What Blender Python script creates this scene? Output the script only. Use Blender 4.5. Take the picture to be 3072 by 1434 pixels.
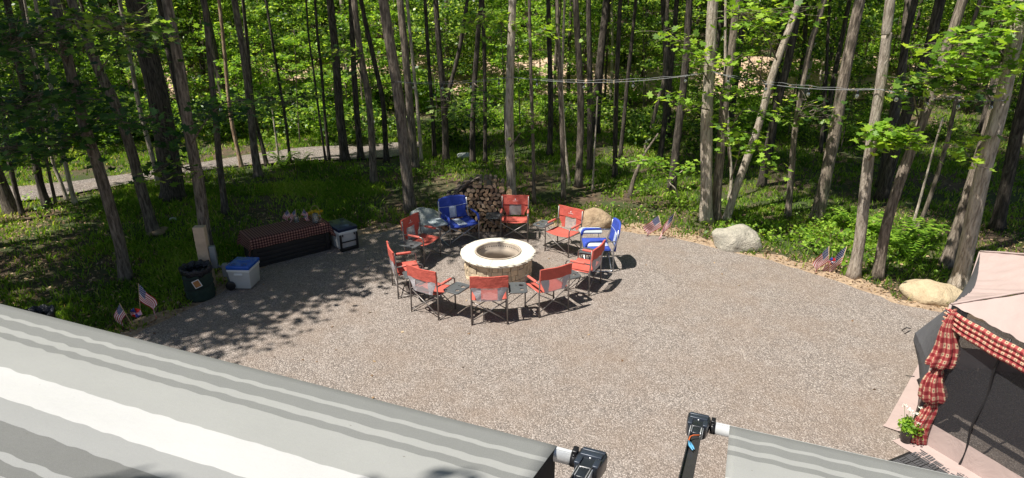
import bpy, bmesh, math, random
import numpy as np
from mathutils import Vector, Matrix, noise
random.seed(7); rng = np.random.default_rng(7)
S = bpy.context.scene
for o in list(bpy.data.objects): bpy.data.objects.remove(o)
COL = S.collection
# ------------------------------------------------------------ camera, world, sun, exposure
F = 1900.0; PITCH = math.radians(21.3); CAMH = 5.0
cd = bpy.data.cameras.new('camera'); cam = bpy.data.objects.new('camera', cd); COL.objects.link(cam)
cd.sensor_width = 36; cd.lens = 36*F/3072; cd.clip_end = 500; cd.clip_start = .05
cam.location = (0, 0, CAMH); cam.rotation_euler = (math.pi/2-PITCH, 0, 0)
S.camera = cam
SUN_EL = math.radians(63); SH = Vector((.866, .5, 0))          # SH: ground direction shadows fall
W = bpy.data.worlds.new('World'); S.world = W; W.use_nodes = True
nt = W.node_tree; sky = nt.nodes.new('ShaderNodeTexSky'); sky.sky_type = 'NISHITA'; sky.sun_disc = False
sky.sun_elevation = SUN_EL; sky.sun_rotation = math.atan2(-SH.x, -SH.y)
nt.links.new(sky.outputs[0], nt.nodes['Background'].inputs[0]); nt.nodes['Background'].inputs[1].default_value = .05
sl = bpy.data.lights.new('sun', 'SUN'); sl.energy = 5.0; sl.angle = math.radians(.5); sl.color = (1, .95, .86)
so = bpy.data.objects.new('sun', sl); COL.objects.link(so)
L = Vector((SH.x*math.cos(SUN_EL), SH.y*math.cos(SUN_EL), -math.sin(SUN_EL)))
so.rotation_euler = L.to_track_quat('-Z', 'Y').to_euler(); so.location = (-10, -6, 20)
S.view_settings.view_transform = 'Standard'; S.view_settings.look = 'None'; S.view_settings.exposure = .68
S.view_settings.gamma = 1
try:
    S.cycles.max_bounces = 6; S.cycles.transparent_max_bounces = 12
except Exception: pass

# ------------------------------------------------------------ helpers
def ray(px, py):
    x = (px-1536)/F; y = -(py-717)/F
    return Vector((x, math.cos(PITCH)+y*math.sin(PITCH), -math.sin(PITCH)+y*math.cos(PITCH)))
def at(px, py, z=0.0):
    r = ray(px, py); t = (z-CAMH)/r.z
    return Vector((r.x*t, r.y*t, z))
def atY(px, py, Y):
    r = ray(px, py); t = Y/r.y
    return Vector((r.x*t, Y, CAMH+r.z*t))
def tag(o, label=None, cat=None, group=None, kind=None):
    if label: o['label'] = label
    if cat: o['category'] = cat
    if group: o['group'] = group
    if kind: o['kind'] = kind
    return o
def thing(name, label, cat, loc=(0, 0, 0), rz=0, group=None):
    o = bpy.data.objects.new(name, None); COL.objects.link(o); o.empty_display_size = .1
    o.location = loc; o.rotation_euler = (0, 0, rz)
    return tag(o, label, cat, group)
def link(name, me, mats, parent=None):
    for m in (mats if isinstance(mats, (list, tuple)) else [mats]): me.materials.append(m)
    o = bpy.data.objects.new(name, me); COL.objects.link(o); o.parent = parent
    return o
def dup(o, parent=None):
    c = o.copy(); COL.objects.link(c); c.parent = parent
    for ch in o.children: dup(ch, c)
    return c
class MB:
    def __init__(s): s.v = []; s.f = []; s.m = []; s.s = []; s.uv = []
    def add(s, vs, fs, mi=0, smooth=False, uvs=None, M=None):
        b = len(s.v)
        for v in vs:
            v = Vector(v)
            s.v.append(M @ v if M else v)
        for k, f in enumerate(fs):
            s.f.append([b+i for i in f]); s.m.append(mi); s.s.append(smooth)
            s.uv.append([uvs[i] for i in f] if uvs else None)
        return s
    def box(s, c, d, mi=0, rz=0, M=None, bev=0):
        x, y, z = d[0]/2, d[1]/2, d[2]/2
        R = Matrix.Translation(c) @ Matrix.Rotation(rz, 4, 'Z')
        if M: R = M @ R
        if not bev:
            vs = [(-x,-y,-z),(x,-y,-z),(x,y,-z),(-x,y,-z),(-x,-y,z),(x,-y,z),(x,y,z),(-x,y,z)]
            fs = [(0,3,2,1),(4,5,6,7),(0,1,5,4),(1,2,6,5),(2,3,7,6),(3,0,4,7)]
            return s.add(vs, fs, mi, False, None, R)
        bm = bmesh.new(); bmesh.ops.create_cube(bm, size=1)
        for v in bm.verts: v.co = Vector((v.co.x*d[0], v.co.y*d[1], v.co.z*d[2]))
        bmesh.ops.bevel(bm, geom=list(bm.edges), offset=bev, segments=2, affect='EDGES', profile=.6)
        s.addbm(bm, mi, R, True); bm.free(); return s
    def addbm(s, bm, mi=0, M=None, smooth=False):
        bm.verts.ensure_lookup_table(); bm.verts.index_update()
        return s.add([v.co.copy() for v in bm.verts], [[v.index for v in f.verts] for f in bm.faces], mi, smooth, None, M)
    def tube(s, pts, r, n=8, mi=0, caps=True, M=None, fn=None):
        pts = [Vector(p) for p in pts]; k = len(pts)
        rs = r if isinstance(r, (list, tuple)) else [r]*k
        vs = []; up = None; uv = []; acc = 0
        for i, p in enumerate(pts):
            t = (pts[min(i+1, k-1)]-pts[max(i-1, 0)]).normalized()
            if up is None:
                a = Vector((0, 0, 1)) if abs(t.z) < .9 else Vector((1, 0, 0)); up = (a-t*a.dot(t)).normalized()
            else: up = (up-t*up.dot(t)).normalized()
            sd = t.cross(up)
            if i: acc += (pts[i]-pts[i-1]).length
            for j in range(n):
                a = 2*math.pi*j/n; q = rs[i]*(fn(i, j) if fn else 1)
                vs.append(p+up*math.cos(a)*q+sd*math.sin(a)*q)
        fs = [(i*n+j, i*n+(j+1)%n, (i+1)*n+(j+1)%n, (i+1)*n+j) for i in range(k-1) for j in range(n)]
        if caps: fs += [tuple(range(n-1, -1, -1)), tuple((k-1)*n+j for j in range(n))]
        return s.add(vs, fs, mi, True, None, M)
    def lathe(s, prof, n=24, mi=0, c=(0, 0, 0), smooth=True, jit=0, caps=False):
        vs = []
        for r, z in prof:
            for j in range(n):
                a = 2*math.pi*j/n; q = r+(random.uniform(-jit, jit) if jit else 0)
                vs.append((c[0]+q*math.cos(a), c[1]+q*math.sin(a), c[2]+z+(random.uniform(-jit, jit) if jit else 0)))
        k = len(prof)
        fs = [(i*n+j, i*n+(j+1)%n, (i+1)*n+(j+1)%n, (i+1)*n+j) for i in range(k-1) for j in range(n)]
        if caps: fs += [tuple(range(n-1, -1, -1)), tuple((k-1)*n+j for j in range(n))]
        return s.add(vs, fs, mi, smooth)
    def sheet(s, fn, nu, nv, mi=0, uvf=None, smooth=True, M=None):
        vs = []; uv = []
        for j in range(nv+1):
            for i in range(nu+1):
                u, v = i/nu, j/nv; vs.append(fn(u, v)); uv.append(uvf(u, v) if uvf else (u, v))
        fs = [(j*(nu+1)+i, j*(nu+1)+i+1, (j+1)*(nu+1)+i+1, (j+1)*(nu+1)+i) for j in range(nv) for i in range(nu)]
        return s.add(vs, fs, mi, smooth, uv, M)
    def build(s, name, mats, parent=None, loc=None, thick=0, off=-1):
        me = bpy.data.meshes.new(name); me.from_pydata([tuple(v) for v in s.v], [], s.f)
        me.polygons.foreach_set('material_index', s.m); me.polygons.foreach_set('use_smooth', s.s)
        if any(u is not None for u in s.uv):
            l = me.uv_layers.new(name='UVMap'); k = 0
            for u, f in zip(s.uv, s.f):
                for q in range(len(f)):
                    l.data[k].uv = u[q] if u else (0, 0); k += 1
        me.update(); o = link(name, me, mats, parent)
        if loc is not None: o.location = loc
        if thick:
            md = o.modifiers.new('thickness', 'SOLIDIFY'); md.thickness = thick; md.offset = off
        return o
def plate(outer, holes, z0, th):
    bm = bmesh.new(); ed = []
    for lp in [outer]+holes:
        vv = [bm.verts.new((x, y, z0)) for x, y in lp]
        for i in range(len(vv)): ed.append(bm.edges.new((vv[i], vv[(i+1) % len(vv)])))
    bmesh.ops.triangle_fill(bm, edges=ed, use_beauty=True)
    r = bmesh.ops.extrude_face_region(bm, geom=list(bm.faces))
    for g in r['geom']:
        if isinstance(g, bmesh.types.BMVert): g.co.z += th
    bmesh.ops.recalc_face_normals(bm, faces=list(bm.faces))
    return bm
def circ(cx, cy, r, n=16): return [(cx+r*math.cos(2*math.pi*i/n), cy+r*math.sin(2*math.pi*i/n)) for i in range(n)]
def rrect(x0, y0, x1, y1, r, n=4):
    out = []
    for cx, cy, a0 in ((x1-r, y1-r, 0), (x0+r, y1-r, 90), (x0+r, y0+r, 180), (x1-r, y0+r, 270)):
        for i in range(n+1):
            a = math.radians(a0+90*i/n); out.append((cx+r*math.cos(a), cy+r*math.sin(a)))
    return out
def sm(a, b, x):
    t = max(0, min(1, (x-a)/(b-a))); return t*t*(3-2*t)
def gz(x, y):                                   # ground height
    d = sm(12, 17, y)
    z = d*(.10*noise.noise(Vector((x*.22, y*.22, 0)))+.03*noise.noise(Vector((x*.9, y*.9, 3))))
    z += sm(33, 38, y+.10*abs(x))*1.6+sm(37, 85, y)*13
    return z
# ------------------------------------------------------------ materials
def mat(name):
    m = bpy.data.materials.new(name); m.use_nodes = True; t = m.node_tree
    b = t.nodes['Principled BSDF']; return m, t, b
def nd(t, ty, **k):
    n = t.nodes.new('ShaderNode'+ty)
    for a, v in k.items():
        if a in ('i',):
            for q, w in v.items(): n.inputs[q].default_value = w
        else: setattr(n, a, v)
    return n
def ramp(t, fac, stops, mode='LINEAR'):
    r = nd(t, 'ValToRGB'); r.color_ramp.interpolation = mode; e = r.color_ramp.elements
    while len(e) < len(stops): e.new(.5)
    for q, (p, c) in zip(e, stops):
        q.position = p; q.color = (*c, 1) if len(c) == 3 else c
    t.links.new(fac, r.inputs[0]); return r.outputs[0]
def coord(t, kind='Object', scale=(1, 1, 1)):
    c = nd(t, 'TexCoord'); m = nd(t, 'Mapping'); m.inputs['Scale'].default_value = scale
    t.links.new(c.outputs[kind], m.inputs[0]); return m.outputs[0]
def ntex(t, vec, scale, detail=4, rough=.6, dist=0):
    n = nd(t, 'TexNoise', i={'Scale': scale, 'Detail': detail, 'Roughness': rough, 'Distortion': dist})
    t.links.new(vec, n.inputs['Vector']); return n.outputs[0]
def mixc(t, fac, a, b, mode='MIX'):
    m = nd(t, 'Mix', data_type='RGBA', blend_type=mode)
    for s, k in ((fac, 0), (a, 6), (b, 7)):
        if isinstance(s, (int, float)): m.inputs[k].default_value = s
        elif isinstance(s, tuple): m.inputs[k].default_value = (*s, 1)
        else: t.links.new(s, m.inputs[k])
    return m.outputs[2]
def mth(t, op, a, b=None, c=None):
    m = nd(t, 'Math', operation=op)
    for k, s in enumerate((a, b, c)):
        if s is None: continue
        if isinstance(s, (int, float)): m.inputs[k].default_value = s
        else: t.links.new(s, m.inputs[k])
    return m.outputs[0]
def bump(t, b, h, st=.5, d=.01):
    n = nd(t, 'Bump'); n.inputs['Strength'].default_value = st; n.inputs['Distance'].default_value = d
    t.links.new(h, n.inputs['Height']); t.links.new(n.outputs[0], b.inputs['Normal'])
def simple(name, col, rough=.6, metal=0, var=.15, nscale=8, bs=.2, bd=.003, trans=0):
    m, t, b = mat(name); v = coord(t)
    n = ntex(t, v, nscale, 5)
    lo = tuple(c*(1-var) for c in col); hi = tuple(min(1, c*(1+var)) for c in col)
    t.links.new(ramp(t, n, [(.3, lo), (.7, hi)]), b.inputs['Base Color'])
    b.inputs['Roughness'].default_value = rough; b.inputs['Metallic'].default_value = metal
    if bs: bump(t, b, ntex(t, v, nscale*4, 4), bs, bd)
    return m
def cloth(name, col, var=.12, tr=.0, wr=6, alpha=1, bstr=.9):
    m, t, b = mat(name); v = coord(t); n = ntex(t, v, wr, 4, .6, .6)
    t.links.new(ramp(t, n, [(.3, tuple(c*(1-var) for c in col)), (.7, tuple(min(1, c*(1+var)) for c in col))]), b.inputs['Base Color'])
    b.inputs['Roughness'].default_value = .85; bump(t, b, n, bstr, .02)
    out = t.nodes['Material Output']; cur = b.outputs[0]
    if tr:
        tl = nd(t, 'BsdfTranslucent'); tl.inputs[0].default_value = (*col, 1)
        x = nd(t, 'MixShader'); x.inputs[0].default_value = tr; t.links.new(cur, x.inputs[1]); t.links.new(tl.outputs[0], x.inputs[2]); cur = x.outputs[0]
    if alpha < 1:
        tp = nd(t, 'BsdfTransparent'); x = nd(t, 'MixShader'); x.inputs[0].default_value = alpha
        t.links.new(tp.outputs[0], x.inputs[1]); t.links.new(cur, x.inputs[2]); cur = x.outputs[0]
    t.links.new(cur, out.inputs[0]); return m
def leafmat(name, stops, trc, tr=.45, rough=.45):
    m, t, b = mat(name); a = nd(t, 'Attribute'); a.attribute_name = 'rnd'
    c = ramp(t, a.outputs['Fac'], stops); t.links.new(c, b.inputs['Base Color']); b.inputs['Roughness'].default_value = rough
    b.inputs['Specular IOR Level'].default_value = .35
    tl = nd(t, 'BsdfTranslucent'); t.links.new(mixc(t, 1.0, c, trc, 'MULTIPLY'), tl.inputs[0])
    x = nd(t, 'MixShader'); x.inputs[0].default_value = tr
    t.links.new(b.outputs[0], x.inputs[1]); t.links.new(tl.outputs[0], x.inputs[2]); t.links.new(x.outputs[0], t.nodes['Material Output'].inputs[0])
    return m
M = {}
M['leaf'] = leafmat('green leaves', [(0, (.018, .045, .014)), (.40, (.05, .11, .024)), (.72, (.16, .27, .04)), (1, (.44, .55, .14))], (2.5, 2.4, 1.0), .45, .36)  # dark stops stand in for leaf shade, pale end for sunlit highlights
M['leaf_dark'] = leafmat('shade tinted leaves', [(0, (.02, .06, .02)), (.6, (.045, .11, .03)), (1, (.10, .19, .05))], (2.2, 2.2, 1.3))  # darker copy of the green, shade put into the colour
M['leaf_lime'] = leafmat('sun tinted leaves', [(0, (.07, .15, .02)), (.5, (.17, .32, .03)), (1, (.36, .52, .07))], (2.2, 2.0, 1.0), .42)  # lime copy of the green, sunlight put into the colour
M['grass'] = leafmat('grass blades', [(0, (.07, .14, .012)), (.5, (.17, .30, .025)), (.9, (.32, .44, .06)), (1, (.50, .42, .18))], (2.0, 1.9, 1.0), .38, .55)
M['litter'] = leafmat('dry leaves', [(0, (.16, .09, .05)), (.5, (.32, .21, .12)), (1, (.50, .38, .24))], (1, 1, 1), .15, .8)
def bark(name, c0, c1, c2):
    m, t, b = mat(name); v = coord(t, 'Object', (1, 1, .16)); oi = nd(t, 'ObjectInfo')
    n = ntex(t, v, 26, 6, .65, .4); big = ntex(t, coord(t, 'Object', (1, 1, .5)), 2.2, 4)
    c = ramp(t, n, [(.40, c0), (.50, c1), (.62, c2)])
    c = mixc(t, mth(t, 'MULTIPLY', big, .5), c, tuple(x*.55 for x in c1))
    lich = ramp(t, ntex(t, coord(t), 5.5, 6, .7), [(.60, (0, 0, 0)), (.70, (1, 1, 1))])
    c = mixc(t, mth(t, 'MULTIPLY', lich, .35), c, (.22, .25, .17))
    hv = nd(t, 'HueSaturation'); t.links.new(c, hv.inputs['Color']); t.links.new(mth(t, 'MULTIPLY_ADD', oi.outputs['Random'], .45, .78), hv.inputs['Value'])
    t.links.new(hv.outputs[0], b.inputs['Base Color']); b.inputs['Roughness'].default_value = .95
    bump(t, b, n, 1.0, .05); return m
M['bark'] = bark('grey bark', (.075, .058, .044), (.21, .168, .132), (.37, .305, .245))
M['bark_pale_lit'] = bark('pale sunlit bark', (.27, .215, .165), (.55, .465, .375), (.72, .63, .53))  # tones raised past real bark so the trunks read sunlit
M['bark_dark'] = bark('dark bark', (.028, .021, .016), (.085, .068, .054), (.17, .14, .115))
M['bark_warm'] = bark('warm tan bark', (.25, .15, .09), (.5, .34, .22), (.62, .47, .33))
def groundmat():
    m, t, b = mat('forest floor'); v = coord(t)
    n1 = ntex(t, v, .55, 5, .6); n2 = ntex(t, v, 9, 6, .7); n3 = ntex(t, v, 60, 3, .7)
    soil = ramp(t, n2, [(.3, (.045, .03, .02)), (.5, (.10, .066, .042)), (.66, (.19, .13, .085)), (.78, (.32, .24, .16))])
    gr = ramp(t, n3, [(.3, (.02, .035, .008)), (.5, (.04, .065, .012)), (.7, (.10, .09, .04))])
    c = mixc(t, ramp(t, n1, [(.44, (1, 1, 1)), (.58, (0, 0, 0))]), soil, gr)
    t.links.new(c, b.inputs['Base Color']); b.inputs['Roughness'].default_value = 1
    bump(t, b, n3, .8, .03); return m
M['ground'] = groundmat()
def gravelmat(name, tint=.80, sc=60, warm=0):
    m, t, b = mat(name); v = coord(t)
    vo = nd(t, 'TexVoronoi', i={'Scale': sc}); t.links.new(v, vo.inputs['Vector'])
    sep = nd(t, 'SeparateColor'); t.links.new(vo.outputs['Color'], sep.inputs[0])
    T = lambda r, g, bb: (min(1, r*tint), min(1, g*tint), min(1, bb*tint))
    c = ramp(t, sep.outputs[0], [(0, T(.10, .080, .070)), (.3, T(.235, .19, .165)), (.55, T(.375, .31, .272)), (.8, T(.51, .43, .38)), (.96, T(.74, .66, .61))])
    c = mixc(t, ramp(t, vo.outputs['Distance'], [(.42, (0, 0, 0)), (.75, (1, 1, 1))]), c, T(.07, .055, .045))
    fine = ntex(t, v, 190, 2, .8); c = mixc(t, .35, c, ramp(t, fine, [(.35, T(.12, .10, .09)), (.65, T(.6, .53, .48))]))
    big = ntex(t, v, .7, 5, .65); c = mixc(t, ramp(t, big, [(.42, (0, 0, 0)), (.70, (.6, .6, .6))]), c, T(.29, .215, .165))
    mid = ntex(t, v, 3.1, 5, .7); c = mixc(t, ramp(t, mid, [(.5, (0, 0, 0)), (.7, (.3, .3, .3))]), c, T(.46, .41, .38))
    t.links.new(c, b.inputs['Base Color']); b.inputs['Roughness'].default_value = .9
    h = mth(t, 'SUBTRACT', 1.0, vo.outputs['Distance']); bump(t, b, h, .9, .012); return m
M['gravel'] = gravelmat('crushed gravel')
M['lane'] = gravelmat('lane gravel', .62, 30)
def dirtmat():
    m, t, b = mat('sandy soil'); v = coord(t); n = ntex(t, v, 14, 8, .7); n2 = ntex(t, v, 2.2, 4)
    c = ramp(t, n, [(.3, (.16, .11, .075)), (.5, (.36, .26, .175)), (.68, (.5, .38, .26))])
    c = mixc(t, ramp(t, n2, [(.4, (0, 0, 0)), (.65, (.6, .6, .6))]), c, (.25, .17, .11))
    t.links.new(c, b.inputs['Base Color']); b.inputs['Roughness'].default_value = 1; bump(t, b, n, .7, .03); return m
M['dirt'] = dirtmat()
def rockmat(name, a, b_, c_, sc=5, bd=.06):
    m, t, b = mat(name); v = coord(t); n = ntex(t, v, sc, 9, .72, .5); n2 = ntex(t, v, sc*5, 6, .7)
    c = ramp(t, n, [(.3, a), (.5, b_), (.7, c_)])
    c = mixc(t, .3, c, ramp(t, n2, [(.35, a), (.65, c_)]))
    t.links.new(c, b.inputs['Base Color']); b.inputs['Roughness'].default_value = .95; bump(t, b, mth(t, 'ADD', n, mth(t, 'MULTIPLY', n2, .3)), .8, bd); return m
M['steel'] = simple('brown grey steel tube', (.22, .20, .19), .4, .6, .1)
M['silver'] = simple('silver tube', (.45, .46, .48), .35, .8, .08)
M['red'] = cloth('red polyester', (.57, .115, .085), .12, .15, 9)
M['redpad'] = cloth('red foam sleeve', (.55, .13, .10), .1, 0, 20)
M['mesh'] = cloth('grey see through mesh', (.50, .48, .50), .06, .2, 5, .62)
M['lining'] = cloth('pale grey lining', (.52, .50, .53), .08, .2, 8)
M['blue'] = cloth('royal blue polyester', (.035, .075, .42), .15, .1, 9)
M['pale'] = cloth('pale blue grey panel', (.50, .56, .68), .05, .1, 7)
M['tray'] = simple('dark grey plastic tray', (.085, .09, .095), .45, 0, .1)
M['tray_pale'] = simple('pale grey plastic tray', (.42, .47, .50), .45, 0, .05)
M['white'] = simple('white plastic', (.72, .73, .73), .4, 0, .05)
M['black'] = simple('black plastic', (.012, .012, .014), .35, 0, .2)
M['blackmatte'] = simple('black cloth', (.015, .015, .016), .9, 0, .2)

# ------------------------------------------------------------ fast leaf meshes
def polymesh(name, V, nper, rnd, mats, parent=None, smooth=False):
    """V: (N, nper, 3) array, one face per item"""
    N = V.shape[0]; me = bpy.data.meshes.new(name)
    me.vertices.add(N*nper); me.vertices.foreach_set('co', V.reshape(-1).astype(np.float32))
    me.loops.add(N*nper); me.loops.foreach_set('vertex_index', np.arange(N*nper, dtype=np.int32))
    me.polygons.add(N); me.polygons.foreach_set('loop_start', np.arange(0, N*nper, nper, dtype=np.int32))
    me.update(calc_edges=True)
    a = me.attributes.new('rnd', 'FLOAT', 'POINT'); a.data.foreach_set('value', np.repeat(rnd, nper).astype(np.float32))
    return link(name, me, mats, parent)
def frames(N, tilt):
    """random leaf frames; tilt = how far normals stray from up"""
    nrm = rng.normal(size=(N, 3))*tilt; nrm[:, 2] += 1; nrm /= np.linalg.norm(nrm, axis=1)[:, None]
    a = rng.normal(size=(N, 3)); t = np.cross(nrm, a); t /= np.linalg.norm(t, axis=1)[:, None]
    return nrm, t, np.cross(nrm, t)
QUAD = np.array([(0, -.5, 0), (.36, .0, .08), (0, .5, 0), (-.36, 0, .08)])
_m = [(0, -.12), (.30, -.30), (.30, -.08), (.52, .02), (.34, .16), (.38, .42), (.16, .34), (0, .62)]
MAPLE = np.array([(x, y, abs(x)*.18) for x, y in _m]+[(-x, y, abs(x)*.18) for x, y in _m[-2:0:-1]])
def leaves(C, size, tilt, shape=QUAD):
    N = len(C); n, t, b = frames(N, tilt); s = size*(rng.uniform(.7, 1.25, N))[:, None, None]
    P = C[:, None, :]+s*(shape[None, :, 0:1]*t[:, None, :]+shape[None, :, 1:2]*b[:, None, :]+shape[None, :, 2:3]*n[:, None, :])
    return P
def blob(center, rad, ncl, nl, spread, flat=.45):
    """clustered leaf centres in an ellipsoid"""
    out = []
    for _ in range(ncl):
        while 1:
            p = rng.uniform(-1, 1, 3)
            if .25 < np.linalg.norm(p) < 1: break
        c = np.array(center)+p*np.array(rad); k = int(nl*rng.uniform(.5, 1.5))
        q = rng.normal(size=(k, 3))*spread; q[:, 2] *= flat; out.append(c+q)
    return np.concatenate(out)

# ------------------------------------------------------------ setting: ground, gravel, lane, bank
def grid_ground():
    xs = np.concatenate([np.linspace(-260, -62, 10), np.linspace(-60, 60, 151), np.linspace(62, 260, 10)])
    ys = np.concatenate([np.linspace(-40, -2, 8), np.linspace(0, 62, 104), np.linspace(64, 95, 20), np.linspace(110, 300, 6)])
    vs = [(x, y, gz(x, y)) for y in ys for x in xs]; n = len(xs)
    fs = [(j*n+i, j*n+i+1, (j+1)*n+i+1, (j+1)*n+i) for j in range(len(ys)-1) for i in range(n-1)]
    mb = MB(); mb.add(vs, fs, 0, True); return tag(mb.build('ground', M['ground']), kind='structure')
grid_ground()
def poly_sheet(name, pts, z, m, jit=.05, step=.12):
    out = []
    for i in range(len(pts)):
        a = Vector((*pts[i], 0)); b = Vector((*pts[(i+1) % len(pts)], 0)); k = max(1, int((b-a).length/step))
        nrm = (b-a).normalized().cross(Vector((0, 0, 1)))
        for j in range(k):
            p = a.lerp(b, j/k); q = noise.noise(p*2.1)*jit*2+noise.noise(p*9)*jit*.7
            p = p+nrm*q; out.append((p.x, p.y))
    bm = bmesh.new(); vv = [bm.verts.new((x, y, z)) for x, y in out]
    bmesh.ops.triangle_fill(bm, edges=[bm.edges.new((vv[i], vv[(i+1) % len(vv)])) for i in range(len(vv))], use_beauty=True)
    for f in bm.faces:
        if f.normal.z < 0: f.normal_flip()
    mb = MB(); mb.addbm(bm); bm.free(); o = mb.build(name, m); tag(o, kind='structure'); return o, out
def smooth_poly(p, it=2):
    for _ in range(it):
        q = []
        for i in range(len(p)):
            a, b = p[i], p[(i+1) % len(p)]
            q += [(a[0]*.75+b[0]*.25, a[1]*.75+b[1]*.25), (a[0]*.25+b[0]*.75, a[1]*.25+b[1]*.75)]
        p = q
    return p
gp = [at(*p)[:2] for p in ((395, 1015), (520, 955), (640, 900), (700, 850), (800, 800), (990, 735), (1110, 700), (1250, 690), (1420, 683), (1600, 680), (1760, 684),
     (1900, 700), (2040, 718), (2160, 752), (2300, 782), (2450, 828), (2600, 876), (2720, 925))]
gp = [(-14, -6), (-11, 4.5), (-7.8, 6.6), (-6.3, 8.1)]+[tuple(p) for p in gp]+[(8.6, 8.6), (10.5, 6), (12, -6)]
gp = smooth_poly(gp, 2)
def grow(p, d):
    out = []; n = len(p)
    for i in range(n):
        a = Vector((*p[i-1], 0)); b = Vector((*p[(i+1) % n], 0)); t = (b-a).normalized(); nn = Vector((-t.y, t.x, 0))
        q = Vector((*p[i], 0))+nn*d; out.append((q.x, q.y))
    return out
area = sum(gp[i][0]*gp[(i+1) % len(gp)][1]-gp[(i+1) % len(gp)][0]*gp[i][1] for i in range(len(gp)))
sg = -1 if area > 0 else 1
_, dirt_out = poly_sheet('dirt_border', grow(gp, .42*sg), .012, M['dirt'], .24)
_, grav_out = poly_sheet('gravel_pad', gp, .022, M['gravel'], .05)
lane_near = [(-30, 9.5), (-18, 13.2)]+[tuple(at(*p)[:2]) for p in ((60, 612), (300, 568), (520, 532), (700, 502), (900, 488), (1100, 478), (1200, 474))]
lane_far = [tuple(at(*p)[:2]) for p in ((1290, 425), (1180, 432), (1000, 440), (800, 462), (560, 500), (380, 528), (60, 566))]+[(-20, 16.8), (-32, 14)]
def strip(name, pts, m, lift):
    # drape a polygon on the ground
    bm = bmesh.new(); vv = [bm.verts.new((x, y, 0)) for x, y in smooth_poly(pts, 1)]
    bm.faces.new(vv); bmesh.ops.triangulate(bm, faces=list(bm.faces))
    for _ in range(4): bmesh.ops.subdivide_edges(bm, edges=[e for e in bm.edges if e.calc_length() > .7], cuts=1); bmesh.ops.triangulate(bm, faces=list(bm.faces))
    for v in bm.verts: v.co.z = gz(v.co.x, v.co.y)+lift
    for f in bm.faces:
        f.normal_update()
        if f.normal.z < 0: f.normal_flip()
    mb = MB(); mb.addbm(bm, smooth=True); bm.free(); return tag(mb.build(name, m), kind='structure')
lane_poly = lane_near+lane_far
strip('gravel_lane', lane_poly, M['lane'], .05)
up = [tuple(at(*p)[:2]) for p in ((1130, 474), (1250, 474), (1290, 425), (1240, 395), (1190, 395), (1180, 432))]
M['bank'] = rockmat('tan eroded soil', (.32, .20, .13), (.52, .36, .26), (.66, .50, .38), 3, .1)
mb = MB()
mb.sheet(lambda u, v: (lambda x, y: (x, y, gz(x, y)+.06))(-19+46*u, 33.3-.10*abs(-19+46*u)+4.6*v+.6*noise.noise(Vector((u*14, v*2, 1)))), 90, 10)
tag(mb.build('dirt_bank', M['bank']), kind='structure')
from mathutils.geometry import intersect_point_tri
def inpoly_np(P, poly):
    x, y = P[:, 0], P[:, 1]; r = np.zeros(len(P), bool); n = len(poly); j = n-1
    for i in range(n):
        xi, yi = poly[i]; xj, yj = poly[j]
        c = ((yi > y) != (yj > y)) & (x < (xj-xi)*(y-yi)/(yj-yi+1e-12)+xi); r ^= c; j = i
    return r

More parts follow.
